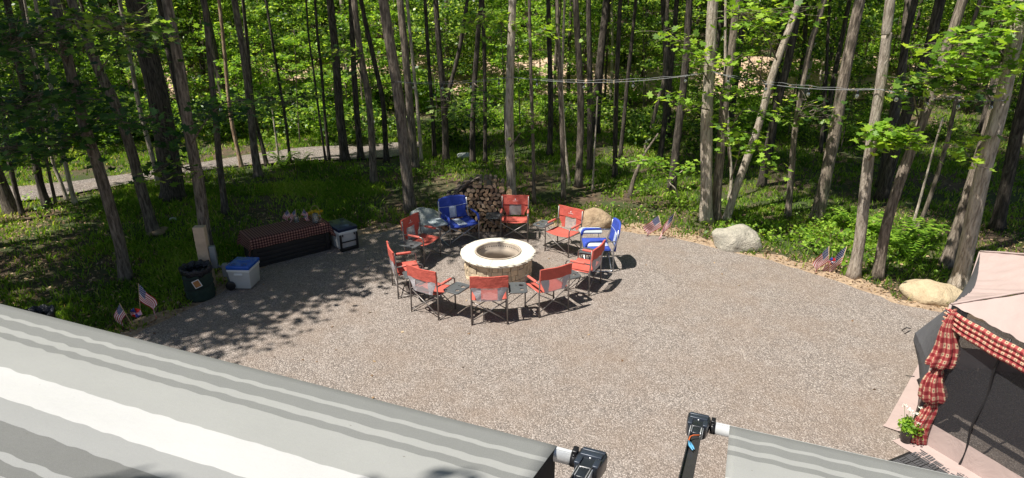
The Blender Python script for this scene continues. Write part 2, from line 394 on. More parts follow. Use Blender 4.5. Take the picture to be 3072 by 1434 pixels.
# ------------------------------------------------------------ ground cover: grass, litter, stones
NT = [(random.uniform(0, 6.28), random.uniform(.25, 1.4), random.uniform(0, 6.28)) for _ in range(14)]
def patch(P):
    s = np.zeros(len(P))
    for a, f, ph in NT: s += np.sin((P[:, 0]*math.cos(a)+P[:, 1]*math.sin(a))*f*2+ph)
    return s/np.sqrt(len(NT)/2)
def gzs(P): return np.array([gz(a, b) for a, b in P])
def scatter(n, y0, y1, wide=1.02):
    y = np.sqrt(rng.uniform(y0**2, y1**2, n)); x = rng.uniform(-wide, wide, n)*(y+1.5); return np.stack([x, y], 1)
def grass():
    A = scatter(110000, 7.2, 36); 
    keep = ~inpoly_np(A, dirt_out) & ~inpoly_np(A, lane_poly)
    A = A[keep]; pt = patch(A)
    dens = np.clip(.62+.35*pt+.25*(A[:, 0] > 4)-.45*((A[:, 0] < -2.5) & (A[:, 1] > 13) & (A[:, 1] < 15.8)), .06, 1)
    dens = dens*(1-.75*np.clip((A[:, 1]-21)/7, 0, 1))*np.where((A[:, 0] > 5) & (A[:, 1] > 15), .55, 1); dens = np.where(inpoly_np(A, grow(gp, 1.6*sg)), .8, dens)
    A = A[rng.uniform(0, 1, len(A)) < dens]
    E = scatter(22000, 7, 18); e = inpoly_np(E, dirt_out) & ~inpoly_np(E, grow(gp, .12*sg)); E = E[e]; E = E[rng.uniform(0, 1, len(E)) < np.clip(.35+.4*patch(E*2.2), .05, 1)]; A = np.concatenate([A, E])
    Q = np.stack([rng.uniform(-15, -3.5, 26000), rng.uniform(7.4, 17, 26000)], 1); Q = Q[~((Q[:, 0] > -9) & (Q[:, 1] > 12.6) & (Q[:, 1] < 15.8) & (rng.uniform(0, 1, len(Q)) < .8))]; Q = Q[~inpoly_np(Q, dirt_out) & ~inpoly_np(Q, lane_poly)]; A = np.concatenate([A, Q[rng.uniform(0, 1, len(Q)) < np.clip(.55+.3*patch(Q), .1, 1)]])
    nb = 5; B = np.repeat(A, nb, 0)+rng.normal(size=(len(A)*nb, 2))*.05; N = len(B)
    z = np.repeat(gzs(A), nb); h = rng.uniform(.045, .125, N)*(1+.014*B[:, 1]); w = rng.uniform(.006, .012, N)*(1+.05*np.maximum(0, B[:, 1]-10))
    a = rng.uniform(0, 6.28, N); d = np.stack([np.cos(a), np.sin(a), 0*a], 1); lean = rng.uniform(.2, 1.1, N)
    b2 = rng.uniform(0, 6.28, N); ld = np.stack([np.cos(b2), np.sin(b2), 0*a], 1)
    base = np.stack([B[:, 0], B[:, 1], z-.01], 1); mid = base+ld*(lean*h*.35)[:, None]; mid[:, 2] += h*.7
    tip = base+ld*(lean*h)[:, None]; tip[:, 2] += h
    V = np.stack([base-d*w[:, None], base+d*w[:, None], mid+d*(w*.7)[:, None], tip, mid-d*(w*.7)[:, None]], 1)
    r = np.clip(.45+.16*np.repeat(patch(A*1.7), nb)+rng.normal(size=N)*.18, 0, .93); r[rng.uniform(0, 1, N) < .04] = 1
    tag(polymesh('grass', V, 5, r, M['grass']), kind='stuff', label='bright green grass growing under the trees', cat='grass')
grass()
def litter():
    A = np.concatenate([scatter(26000, 8, 30), scatter(40000, 7, 15)]); A = A[~inpoly_np(A, grow(gp, .05*sg)) & ~inpoly_np(A, lane_poly)]
    k = rng.uniform(0, 1, len(A)) < np.where(inpoly_np(A, grow(gp, .8*sg)), .8, np.clip(.25-.3*patch(A), .03, .5)); A = A[k]
    G = scatter(500, 7, 14); G = G[inpoly_np(G, gp)]; G = G[rng.uniform(0, 1, len(G)) < .25]; A = np.concatenate([A, G])
    C = np.stack([A[:, 0], A[:, 1], gzs(A)+.03], 1)
    tag(polymesh('leaf_litter', leaves(C, .055, .5), 4, rng.uniform(0, 1, len(C)), M['litter']), kind='stuff', label='dry tan leaves scattered on the ground', cat='leaf litter')
litter()
def weeds():
    out = []
    for px, py, n, sx in ((2360, 690, 60, 1.2), (2480, 700, 70, 1.0), (2600, 740, 50, .7), (2300, 720, 26, .7), (2250, 690, 20, .7), (1900, 590, 26, 1.0), (1260, 520, 20, .7), (2650, 800, 20, .5), (1180, 520, 20, .8), (140, 640, 20, 1), (2050, 620, 18, .7)):
        c = at(px, py)
        for _ in range(n):
            x = c.x+rng.normal()*sx; y = c.y+rng.normal()*sx*.5
            if inpoly_np(np.array([[x, y]]), dirt_out)[0]: continue
            k = int(rng.uniform(5, 12)); h = rng.uniform(.1, .35); q = rng.normal(size=(k, 3))*.07; q[:, 2] = rng.uniform(.3, 1, k)*h
            out.append(np.array([x, y, gz(x, y)])+q)
    C = np.concatenate(out)
    tag(polymesh('ground_plants', leaves(C, .085, .5), 4, rng.uniform(0, 1, len(C)), M['leaf_lime']), kind='stuff', label='low leafy plants growing at the edge of the woods', cat='ground cover')
weeds()
def pebbles():
    n = 2600; A = scatter(n*9, 5, 14); A = A[inpoly_np(A, grow(gp, .25*sg))]
    A = A[:n]; N = len(A); mb = MB()
    ico = [(0, 0, 1), (.9, 0, .4), (.28, .85, .4), (-.72, .53, .4), (-.72, -.53, .4), (.28, -.85, .4)]
    fs = [(0, 1, 2), (0, 2, 3), (0, 3, 4), (0, 4, 5), (0, 5, 1), (5, 4, 3, 2, 1)]
    V = []; 
    for i in range(N):
        r = rng.uniform(.006, .015); a = rng.uniform(0, 6.28); ca, sa = math.cos(a)*r, math.sin(a)*r; st = rng.uniform(.6, 1.3)
        mb.add([(A[i, 0]+(x*ca-y*sa)*st, A[i, 1]+(x*sa+y*ca), .022+(z-.25)*r*.9) for x, y, z in ico], fs, 0)
    tag(mb.build('loose_stones', M['stone']), kind='stuff', label='loose pale stones lying on the gravel', cat='stones')
M['stone'] = rockmat('pale gravel stone', (.22, .18, .15), (.42, .36, .31), (.62, .57, .52), 30, .004)
pebbles()

# ------------------------------------------------------------ trees
def spline(P, n):
    P = [Vector(p) for p in P]; Q = [P[0]*2-P[1]]+P+[P[-1]*2-P[-2]]; out = []
    for i in range(1, len(Q)-2):
        for k in range(n):
            t = k/n; a, b, c, d = Q[i-1:i+3]
            out.append(.5*((2*b)+(c-a)*t+(2*a-5*b+4*c-d)*t*t+(3*b-a-3*c+d)*t**3))
    out.append(P[-1]); return out
CROWNS = []
def make_crown(k, rad, ncl, nl, size, spread, m):
    C = blob((0, 0, 0), rad, ncl, nl, spread); V = leaves(C, size, .9); me = polymesh('crown', V, 4, rng.uniform(0, 1, len(C)), M[m])
    d = me.data; bpy.data.objects.remove(me); return d
HIGH = [make_crown(k, (2.4, 2.4, 2.3), 62, 62, .19, .42, 'leaf') for k in range(4)]
LOW = [make_crown(k, (2.3, 2.3, 2.3), 50, 58, .16, .32, 'leaf') for k in range(4)]
def trunk_mesh(pts, r0, top, seed, flare=1.55):
    """pts: local points from the base up (last ones high above)"""
    P = spline(pts, 5); tot = sum((P[i+1]-P[i]).length for i in range(len(P)-1)); acc = 0; R = []
    for i, p in enumerate(P):
        if i: acc += (P[i]-P[i-1]).length
        f = acc/tot; h = p.z
        R.append(max(.02, r0*(1-.66*f)*(1+(flare-1)*math.exp(-max(0, h)/.16))))
    mb = MB(); ns = 14 if r0 > .07 else 8
    def fn(i, j):
        a = 2*math.pi*j/ns
        return 1+.10*noise.noise(Vector((math.cos(a)*1.6+seed, math.sin(a)*1.6, P[i].z*1.2)))+.13*math.exp(-max(0, P[i].z)/.2)*math.sin(a*4+seed)
    mb.tube(P, R, ns, fn=fn); return mb, P, R
def limbs(mb, P, R, n=4, lo=.74):
    for k in range(n):
        i = int(len(P)*random.uniform(lo, .97)); i = min(i, len(P)-2); a = random.uniform(0, 6.28); l = random.uniform(1.2, 2.6)
        d = Vector((math.cos(a), math.sin(a), random.uniform(.4, 1.0))); p = P[i]
        mb.tube([p, p+d*l*.35, p+d*l*.7+Vector((0, 0, .15)), p+d*l+Vector((0, 0, .5))], [R[i]*.5, R[i]*.35, R[i]*.22, .012], 6)
TREES = {}
def tree(key, pix, width, label, m='bark', crown=True, H=12.5, group=None, ch=None, kind='tree', flare=1.4, base_hidden=None):
    """pix: pixel points base first; all at the depth where the base stands"""
    b = at(*pix[0]); 
    for _ in range(3): b = at(pix[0][0], pix[0][1], gz(b.x, b.y))
    Y = b.y; pts = [Vector((0, 0, -.05))]
    w = [atY(px, py, Y)-b for px, py in pix[1:]]
    pts += w; d = (pts[-1]-pts[-2]).normalized(); d = Vector((d.x*.7, 0, abs(d.z))).normalized()
    top = pts[-1]; zt = H-b.z
    if crown:
        k = (zt-top.z); pts += [top+d*k*.5, top+d*k]
    depth = b.y*math.cos(PITCH)+(CAMH-b.z-1.5)*math.sin(PITCH)
    r0 = width/F*depth/2*.86
    o = thing('tree', label, 'tree', b, 0, group)
    mb, P, R = trunk_mesh(pts, r0, None, random.uniform(0, 50), flare)
    if crown: limbs(mb, P, R)
    mb.build('trunk', M[m], o)
    if crown:
        c = bpy.data.objects.new('crown', random.choice(HIGH)); COL.objects.link(c); c.parent = o
        p = pts[-1]; s = random.uniform(.85, 1.15)*(ch or (.48 if 14.5 < b.y < 21 and b.x < 1 else (.62 if b.y > 14.5 else 1))); c.location = p+Vector((0, 0, .2)); c.scale = (s, s, s); c.rotation_euler = (0, 0, random.uniform(0, 6.28))
    TREES[key] = (o, b, pts, r0, pix); return o
T = tree
T('T1', [(378, 838), (352, 700), (300, 520), (255, 380), (213, 220), (163, 0)], 42, 'brown trunk leaning left beside the two flags at the awning', 'bark', ch=1.0, H=11.5)
T('T2', [(462, 700), (430, 590), (394, 453), (345, 310), (298, 213), (250, 90), (213, 0)], 38, 'crooked brown trunk bending left, with small rocks at its foot', 'bark', ch=.8, H=11.5)
T('T3', [(520, 596), (505, 470), (478, 310), (442, 150), (405, 0)], 78, 'thickest dark trunk, near the left end of the gravel lane', 'bark_dark', ch=.7, flare=1.3)
T('T4', [(602, 545), (580, 450), (540, 300), (505, 140), (478, 0)], 28, 'dark trunk half hidden behind the trunk above the wooden post', 'bark_dark')
T('T5', [(632, 775), (614, 690), (598, 560), (568, 400), (538, 200), (500, 0)], 40, 'straight brown trunk rising right behind the wooden post', 'bark', H=14, ch=.6)
T('T6', [(676, 640), (660, 500), (648, 370), (630, 186), (612, 0)], 22, 'slim dark trunk just right of the wooden post', 'bark', H=14, ch=.6)
T('T7', [(776, 532), (762, 440), (748, 300), (729, 150), (703, 0)], 27, 'dark trunk with a sunlit patch, behind the checked table', 'bark')
T('T8', [(801, 498), (785, 430), (762, 340), (748, 200), (735, 60)], 15, 'thin dark trunk close behind the one with a sunlit patch', 'bark_dark')
T('T9', [(726, 506), (712, 445), (697, 375), (684, 280), (670, 120)], 15, 'pale tan sunlit trunk at the near side of the gravel lane', 'bark_warm')
T('T10', [(478, 560), (453, 453), (420, 330), (394, 190), (370, 60)], 17, 'pale grey trunk glimpsed left of the thickest dark trunk', 'bark_pale_lit')
T('T11', [(142, 618), (118, 540), (98, 430), (78, 310), (55, 180), (20, 0)], 26, 'dark leaning trunk between the lane and the left edge', 'bark_dark')
T('T12', [(68, 650), (45, 560), (22, 450), (6, 330)], 17, 'slender dark trunk leaning at the far left', 'bark_dark')
T('T13', [(167, 612), (150, 530), (138, 470), (120, 340), (100, 200)], 11, 'thinnest of the pale stems beside the lane at left', 'bark')
T('T13b', [(202, 602), (180, 540), (160, 490), (140, 380), (128, 300)], 12, 'thin leaning stem between two others beside the lane at left', 'bark_pale_lit')
T('T13c', [(226, 614), (212, 560), (197, 495), (175, 400), (160, 300)], 15, 'short looking pale stem with leaves at its foot beside the lane', 'bark_pale_lit')
T('T14', [(38, 640), (18, 590), (-10, 520), (-50, 400), (-90, 250)], 44, 'thick grey trunk cut off by the left edge of the photo', 'bark')
T('T16', [(871, 487), (855, 350), (836, 240), (822, 150), (801, 20)], 11, 'thin dark trunk in front of the middle of the lane', 'bark_dark')
T('T16b', [(838, 495), (830, 430), (822, 370), (812, 290)], 9, 'pale thin stem by the lane left of a thin dark trunk', 'bark_pale_lit', crown=False)
T('T17', [(978, 487), (958, 350), (940, 210), (925, 100), (918, 0)], 8, 'wiry bent stem left of the black trunk by the lane', 'bark_dark')
T('T18', [(988, 482), (975, 350), (964, 210), (952, 100), (945, 0)], 11, 'narrow dark stem touching the black trunk by the lane', 'bark_dark')
T('T19', [(1036, 484), (1026, 400), (1016, 300), (1008, 180), (990, 0)], 32, 'black trunk standing at the near edge of the lane', 'bark_dark')
T('T20', [(1083, 478), (1072, 360), (1064, 250), (1058, 130), (1052, 0)], 22, 'dark trunk just right of the black trunk by the lane', 'bark_dark')
T('T21', [(1122, 552), (1116, 430), (1105, 293), (1080, 150), (1062, 0)], 26, 'dark trunk with a broken stub, behind the navy lidded cooler', 'bark')
T('T22', [(1159, 486), (1155, 400), (1148, 300), (1122, 180), (1083, 0)], 19, 'curving dark trunk right of the one with a broken stub', 'bark_dark')
T('T23', [(1232, 632), (1218, 500), (1204, 360), (1182, 200), (1150, 0)], 42, 'big ridged grey trunk behind the whitish boulder', 'bark', H=13.5)
T('T24', [(1246, 508), (1236, 400), (1228, 300), (1215, 150), (1200, 0)], 30, 'shaded trunk rising behind the big ridged grey trunk', 'bark')
T('T25', [(1264, 482), (1259, 400), (1250, 290), (1240, 200)], 13, 'pale stem glimpsed beside the drive behind the ridged trunks', 'bark_pale_lit')
T('T26', [(1304, 476), (1297, 330), (1287, 200), (1281, 100), (1275, 0)], 15, 'dark slim trunk left of the forked tree', 'bark_dark')
T('T27', [(1338, 484), (1335, 380), (1328, 260), (1316, 130), (1307, 0)], 24, 'forked dark trunk splitting into a V behind the firewood', 'bark_dark')
T('T28', [(1418, 492), (1418, 380), (1424, 240), (1435, 100), (1443, 0)], 20, 'dark trunk leaning right, behind the top of the firewood', 'bark_dark')
T('T29', [(1456, 492), (1455, 350), (1454, 200), (1450, 60)], 15, 'black slim trunk left of the pale trunk by the firewood', 'bark_dark')
T('T30', [(1537, 610), (1531, 480), (1527, 350), (1531, 200), (1538, 0)], 33, 'pale sunlit trunk at the right end of the firewood stack', 'bark_pale_lit', H=14)
T('T31', [(1603, 614), (1599, 430), (1594, 260), (1591, 130), (1588, 0)], 13, 'thin straight trunk behind the farthest red chair', 'bark')
T('T32', [(1691, 598), (1688, 440), (1681, 280), (1675, 130), (1671, 0)], 18, 'straight grey brown trunk behind the red chair with the tan boulder', 'bark')
T('T32b', [(1710, 556), (1700, 480), (1692, 380), (1686, 250), (1690, 120)], 10, 'pale pole thin trunk touching the straight grey brown one', 'bark_pale_lit')
T('T33', [(1735, 560), (1741, 420), (1742, 300), (1735, 140), (1727, 0)], 26, 'lit curving trunk in the grass behind the tan boulder', 'bark')
T('T33b', [(1778, 572), (1782, 480), (1788, 380), (1793, 290)], 8, 'thin white sapling trunk under a tuft of maple leaves', 'bark_pale_lit', crown=False)
T('T34', [(1770, 516), (1770, 380), (1769, 200), (1766, 0)], 22, 'black upright trunk right of the lit curving trunk', 'bark_dark')
T('T35', [(1648, 466), (1652, 340), (1650, 200), (1646, 60)], 20, 'black trunk left of the straight grey brown one', 'bark_dark')
T('T36', [(1845, 534), (1846, 400), (1850, 260), (1858, 60)], 18, 'dark trunk beyond the sunlit grass above the flags', 'bark_dark')
T('T37', [(1860, 475), (1872, 360), (1882, 250), (1902, 60)], 15, 'dark trunk leaning right beside another dark trunk', 'bark_dark')
T('T38', [(1935, 452), (1952, 390), (1975, 300), (1994, 220), (2003, 0)], 15, 'grey curved trunk behind the leafy arching sapling', 'bark')
T('T39', [(2014, 578), (2030, 430), (2048, 280), (2062, 130), (2068, 0)], 29, 'heavy shaded trunk left of the pale trunk by the round boulder', 'bark_dark')
T('T40', [(1978, 480), (1992, 380), (2008, 250), (2022, 120), (2030, 0)], 20, 'black leaning trunk left of the heavy shaded one', 'bark_dark')
T('T41', [(1888, 592), (1898, 550), (1912, 510), (1932, 465), (1975, 400)], 17, 'short leaning dark trunk under the arching sapling', 'bark', crown=False)
T('T42', [(2118, 668), (2119, 520), (2120, 373), (2130, 180), (2140, 0)], 43, 'pale sunlit trunk carrying the lights, left of the round boulder', 'bark_pale_lit', H=14)
T('T43', [(2148, 660), (2152, 560), (2162, 450), (2172, 330), (2190, 180)], 34, 'bulging rough trunk squeezed behind the pale trunk with the lights', 'bark')
T('T44', [(2176, 664), (2200, 590), (2234, 495), (2275, 378), (2315, 233), (2356, 116), (2395, 0)], 28, 'lit trunk leaning far to the right above the round boulder', 'bark_pale_lit')
T('T45', [(2186, 600), (2194, 540), (2188, 430), (2182, 330), (2176, 180)], 11, 'thin winding stem between the pale trunk and the leaning one', 'bark_pale_lit')
T('T46', [(2363, 654), (2374, 524), (2384, 400), (2408, 250), (2435, 120), (2473, 0)], 22, 'slim brown trunk in the shade right of the round boulder', 'bark')
T('T47', [(2449, 666), (2473, 553), (2506, 390), (2540, 190), (2580, 0)], 43, 'broad shaded trunk behind the right pair of flags', 'bark')
T('T48', [(2560, 832), (2582, 700), (2607, 466), (2636, 291), (2659, 116), (2671, 0)], 38, 'pale sunlit trunk right beside the right pair of flags', 'bark_pale_lit', H=14)
T('T49', [(2632, 838), (2660, 675), (2706, 524), (2772, 349), (2835, 160), (2888, 0)], 37, 'leaning trunk splashed with leaf shadows, second right of the flags', 'bark', H=13)
T('T50', [(2872, 870), (2910, 699), (2962, 466), (3009, 291), (3040, 140), (3070, 0)], 54, 'thick pale trunk rising behind the screen tent', 'bark_pale_lit', H=14)
T('T51', [(2745, 700), (2787, 600), (2840, 430), (2878, 250), (2915, 80), (2940, 0)], 15, 'thin grey trunk left of the thick pale one behind the tent', 'bark')
T('T52', [(2735, 690), (2765, 580), (2800, 450), (2830, 350)], 11, 'thin leaning pole with a broken top near the ferns', 'bark_pale_lit', crown=False)
T('T53', [(2836, 798), (2868, 699), (2930, 500), (2985, 320), (3030, 150)], 40, 'shaded brown trunk tucked against the thick pale one', 'bark')
T('T54', [(2990, 690), (3030, 500), (3072, 300), (3120, 100)], 42, 'nearly black trunk at the right edge above the tent', 'bark_dark')
T('T55', [(2642, 600), (2690, 430), (2735, 300), (2785, 150), (2820, 0)], 40, 'big black trunk leaning right behind the pale ones', 'bark_dark')
T('T56', [(2640, 560), (2668, 400), (2698, 230), (2722, 100), (2745, 0)], 26, 'dark trunk showing right behind the pale trunk by the flags', 'bark_dark')
T('T57', [(2285, 560), (2305, 440), (2340, 280), (2370, 160), (2400, 0)], 30, 'black leaning trunk behind the lit leaning one', 'bark_dark')
T('T58', [(2462, 460), (2472, 330), (2480, 200), (2486, 60)], 13, 'narrow dark trunk beyond the hanging light bulbs', 'bark_dark')
# fork of the V tree
o, b, pts, r0, _px = TREES['T27']
mbf = MB(); mbf.tube(spline([atY(p, q, b.y)-b for p, q in ((1336, 330), (1350, 260), (1378, 150), (1398, 30), (1412, -80))], 4), [r0*.7]*5+[r0*.55]*8+[r0*.4]*4, 8)
mbf.build('limb', M['bark_dark'], o)
# trees outside the frame whose shade falls on the left of the clearing
for i, (x, y, s, h) in enumerate(((-10.6, 8.2, 1.05, 10.5), (-12.4, 10.6, 1.1, 11), (-10.4, 9.8, 1.0, 9.6), (-13.4, 13.0, 1.1, 11), (-13.5, 7.4, 1.1, 10), (-9.6, 8.9, .9, 11.5), (-11.6, 8.9, 1, 12.5), (-11.8, 11.9, 1.1, 12.2), (-9.7, 7.3, .75, 9.5))):
    o = thing('tree', ('tall leafy tree beyond the left edge, %s of its group' % ('nearest', 'fifth', 'second', 'farthest', 'leftmost', 'third', 'fourth', 'sixth', 'smallest')[i]), 'tree', (x, y, 0), 0, 'trees left of the view')
    mb, P, R = trunk_mesh([Vector((0, 0, -.05)), Vector((.1, 0, 3)), Vector((.2, .1, 6)), Vector((.2, 0, h))], .17, None, i, 1.5); limbs(mb, P, R); 
    if i in (5, 6): continue_trunk = False
    mb.build('trunk', M['bark'], o)
    c = bpy.data.objects.new('crown', HIGH[i % 4]); COL.objects.link(c); c.parent = o; c.location = (.2, 0, h); c.scale = (s, s, s); c.rotation_euler = (0, 0, i)

o = thing('tree', 'unseen tree added behind the awnings so its branch ends shade them', 'tree', (-9.5, -5.0, 0))  # added out of view; its leaf clusters sit where they shadow the awning
mb, P, R = trunk_mesh([Vector((0, 0, -.05)), Vector((.1, 0, 4)), Vector((.3, .1, 8)), Vector((.6, .3, 12))], .16, None, 4, 1.4)
for tp in ((5.7, 5.4, 11.0), (4.25, 5.2, 11.2)): mb.tube([P[10], P[10].lerp(Vector(tp), .5)+Vector((0, 0, .5)), Vector(tp)], [.06, .04, .015], 6)
mb.build('trunk', M['bark'], o)
C = np.concatenate([blob((5.60, 4.98, 11.0), (.30, .16, .15), 9, 40, .09), blob((4.2, 4.9, 11.2), (.22, .14, .15), 6, 40, .08), blob((.6, .3, 12.5), (1.0, 1.0, 1.0), 30, 40, .3)])
polymesh('crown', leaves(C, .15, .8), 4, rng.uniform(0, 1, len(C)), M['leaf'], o)

# background trees and saplings: shared meshes
def bg_trunk(k):
    l = random.uniform(-.5, .5); pts = [Vector((0, 0, -.1)), Vector((l*.3, 0, 2.5)), Vector((l*.9+random.uniform(-.15, .15), 0, 5)), Vector((l*1.4, 0, 8)), Vector((l*1.6, .2, 11.5))]
    mb, P, R = trunk_mesh(pts, .12, None, k*3.1, 1.35); limbs(mb, P, R, 4, .66)
    me = mb.build('trunk', []); d = me.data; bpy.data.objects.remove(me); return d, pts[-1]
BG = [bg_trunk(k) for k in range(7)]
def zone(x, y):
    p = x/y
    if p < -.50: return 'beyond the left end of the gravel lane'
    if p < -.22: return 'behind the gravel lane above the checked table'
    if p < .04: return 'behind the firewood stack'
    if p < .36: return 'behind the red chairs and the flags'
    return 'behind the round boulder and the screen tent'
NAMED = dict(T14='the trunk at the left edge', T11='the dark leaning trunk at left', T1='the trunk by the left flags', T2='the crooked trunk', T3='the thickest dark trunk', T5='the trunk behind the post', T6='the slim trunk by the post', T7='the trunk behind the checked table', T16='the thin trunk amid the lane',
    T19='the black trunk by the lane', T21='the trunk with the stub', T23='the big ridged trunk', T26='the slim dark trunk', T27='the V forked trunk', T28='the trunk above the firewood', T30='the pale trunk by the firewood', T31='the thin straight trunk', T32='the trunk behind the red chairs', T33='the lit curving trunk', T36='the dark trunk above the flags', T39='the heavy shaded trunk',
    T42='the pale trunk with lights', T44='the lit trunk leaning far right', T46='the slim trunk past the boulder', T47='the broad shaded trunk', T48='the pale trunk by right flags', T49='the leaf shadowed leaning trunk', T51='the thin trunk near the tent', T50='the thick pale trunk by the tent')
def px_at(pix, Y):
    p = sorted(pix, key=lambda q: q[1]); ys = [q[1] for q in p]; return float(np.interp(Y, ys, [q[0] for q in p]))
def where(x, y):
    z = gz(x, y)-CAMH; d = y*math.cos(PITCH)-z*math.sin(PITCH); px = 1536+F*x/d; py = 717-F*(y*math.sin(PITCH)+z*math.cos(PITCH))/d
    k = min(NAMED, key=lambda k: abs(px_at(TREES[k][4], py)-px)); dx = px-px_at(TREES[k][4], py)
    return ('straight behind ' if abs(dx) < 14 else ('just ' if abs(dx) < 45 else '')+('left of ' if dx < 0 else 'right of '))+NAMED[k]
placed = [TREES[k][1].xy for k in TREES]
def free(x, y, d):
    return all((Vector((x, y))-q).length > d for q in placed)
nb = 0; tries = 0
while nb < 200 and tries < 6000:
    tries += 1; y = math.sqrt(random.uniform(19**2, 62**2)); x = random.uniform(-.9, .9)*(y+2)
    if inpoly_np(np.array([[x, y]]), lane_poly)[0] or not free(x, y, .9 if y > 26 else 1.3): continue
    if x > -14 and x < -2 and y < 25: continue
    placed.append(Vector((x, y))); nb += 1; k = random.randrange(7); s = random.choice((.4, .5, .65, .8, .9, 1.1, 1.4)); far = y > 38
    o = thing('tree', ('hair thin' if s < .45 else ('slender' if s < .75 else 'stout'))+(' distant tree ' if far else ' tree in the woods ')+where(x, y), 'tree', (x, y, gz(x, y)), random.uniform(0, 6.28), 'trees further in the woods')
    t = bpy.data.objects.new('trunk', BG[k][0]); COL.objects.link(t); t.parent = o; t.scale = (s, s, 1)
    if not t.data.materials: t.data.materials.append(None)
    t.material_slots[0].link = 'OBJECT'; t.material_slots[0].material = M[random.choice(('bark', 'bark_dark', 'bark_dark', 'bark_dark', 'bark_dark', 'bark_pale_lit') if y < 40 else ('bark', 'bark_dark'))]
    c = bpy.data.objects.new('crown', random.choice(LOW)); COL.objects.link(c); c.parent = o
    c.location = (BG[k][1].x*.7, .2, random.uniform(4.6, 9.0) if y > 27 else random.uniform(7, 9.5)); q = random.uniform(.85, 1.2); c.scale = (q, q, q); c.rotation_euler = (0, 0, random.uniform(0, 6.28))
def sap(k):
    h = 3.4+1.6*(k % 3)*.6; stem = MB(); tw = []; C = []; a0 = random.uniform(0, 6.28); l = random.uniform(-.3, .3)
    P = spline([(0, 0, -.05), (l*.4, 0, h*.4), (l, .05, h*.75), (l*1.3, 0, h)], 4); stem.tube(P, [.028*(1-.75*i/len(P)) for i in range(len(P))], 6)
    for q in range(12):
        f = .28+.7*q/11; p = P[int(f*(len(P)-1))]; a = a0+q*2.4; ln = (1.55-1.0*f)*random.uniform(.7, 1.2)
        e = p+Vector((math.cos(a), math.sin(a), .22))*ln; stem.tube([p, p.lerp(e, .5)+Vector((0, 0, .06)), e], [.010, .007, .004], 5)
        for z in range(5):
            m = p.lerp(e, .3+.72*z/4); k2 = 16; s = rng.normal(size=(k2, 3))*(.17, .17, .055); C.append(np.array(m)+s)
    return stem, np.concatenate(C)
SAPS = []
for k in range(5):
    st, C = sap(k); a = st.build('stem', M['bark']); b = polymesh('leaves', leaves(C, .14, .5), 4, rng.uniform(0, 1, len(C)), M['leaf'] if k % 2 else M['leaf_lime'])
    SAPS.append((a.data, b.data)); bpy.data.objects.remove(a); bpy.data.objects.remove(b)
ns = 0; tries = 0
while ns < 290 and tries < 20000:
    tries += 1; y = math.sqrt(random.uniform(18**2, 50**2)); x = random.uniform(-.88, .88)*(y+2); p = x/y
    if inpoly_np(np.array([[x, y]]), lane_poly)[0] or not free(x, y, .4): continue
    if x > -15 and x < 0 and y < 21.5: continue
    if p > -.1 and y < 22 and random.random() < .75: continue
    ns += 1; placed.append(Vector((x, y))); k = random.randrange(5)
    o = thing('sapling', ('bright yellow green' if k % 2 == 0 else 'deep green')+(' sapling near the clearing ' if y < 25 else (' sapling farther in ' if y < 36 else ' sapling far off '))+where(x, y), 'sapling', (x, y, gz(x, y)), random.uniform(0, 6.28), 'saplings in the woods')
    s = random.uniform(.6, 1.2)*(1.15 if y > 30 else 1); o.scale = (s, s, s)
    for nm, d in (('stem', SAPS[k][0]), ('leaves', SAPS[k][1])):
        c = bpy.data.objects.new(nm, d); COL.objects.link(c); c.parent = o
def bush_mesh(k):
    C = blob((0, 0, .5), (.75, .75, .5), 34, 22, .14, .5); a = polymesh('leaves', leaves(C, .13, .6), 4, rng.uniform(0, 1, len(C)), M['leaf' if k % 2 else 'leaf_lime']); mb = MB()
    for q in range(6): a_ = q*1.05; mb.tube([(0, 0, -.05), (.2*math.cos(a_), .2*math.sin(a_), .4), (.5*math.cos(a_), .5*math.sin(a_), .8)], [.014, .009, .004], 5)
    b = mb.build('stem', M['bark']); d = (a.data, b.data); bpy.data.objects.remove(a); bpy.data.objects.remove(b); return d
BUSH = [bush_mesh(k) for k in range(4)]; nq = 0
while nq < 240:
    y = math.sqrt(random.uniform(18.5**2, (40 if nq >= 80 else 30)**2)); x = random.uniform(-.88, .88)*(y+2)
    if inpoly_np(np.array([[x, y]]), lane_poly)[0] or (-15 < x < 1 and y < 22) or not free(x, y, .3): continue
    if nq < 80 and x/y > -.12: continue
    nq += 1; k = random.randrange(4); s = random.uniform(.5, 1.25)*(1.25 if x/y < -.12 else 1)
    o = thing('bush', ('light green' if k % 2 == 0 else 'deep green')+(' low bush near the clearing ' if y < 26 else ' low bush farther in ')+where(x, y), 'bush', (x, y, gz(x, y)), random.uniform(0, 6), 'low bushes in the woods'); o.scale = (s, s, s*random.uniform(.7, 1.3))
    for nm, d in (('leaves', BUSH[k][0]), ('stem', BUSH[k][1])):
        c = bpy.data.objects.new(nm, d); COL.objects.link(c); c.parent = o
nq = 0
while nq < 150:
    y = math.sqrt(random.uniform(34**2, 60**2)); x = random.uniform(-.88, .88)*(y+2)
    if -16 < x < 22 and 33 < y+.1*abs(x) < 38.5 and random.random() < .5: continue
    nq += 1; o = thing('young_tree', 'leafy young tree far off '+('upslope ' if y > 48 else '')+where(x, y), 'young tree', (x, y, gz(x, y)), random.uniform(0, 6), 'young trees far off')
    t = bpy.data.objects.new('trunk', BG[nq % 7][0]); COL.objects.link(t); t.parent = o; t.scale = (.35, .35, .5)
    t.material_slots[0].link = 'OBJECT'; t.material_slots[0].material = M['bark_dark']
    c = bpy.data.objects.new('crown', random.choice(LOW)); COL.objects.link(c); c.parent = o; q = random.uniform(.6, 1.0); c.location = (0, 0, random.uniform(2.2, 4.5)); c.scale = (q, q, q); c.rotation_euler = (0, 0, nq)
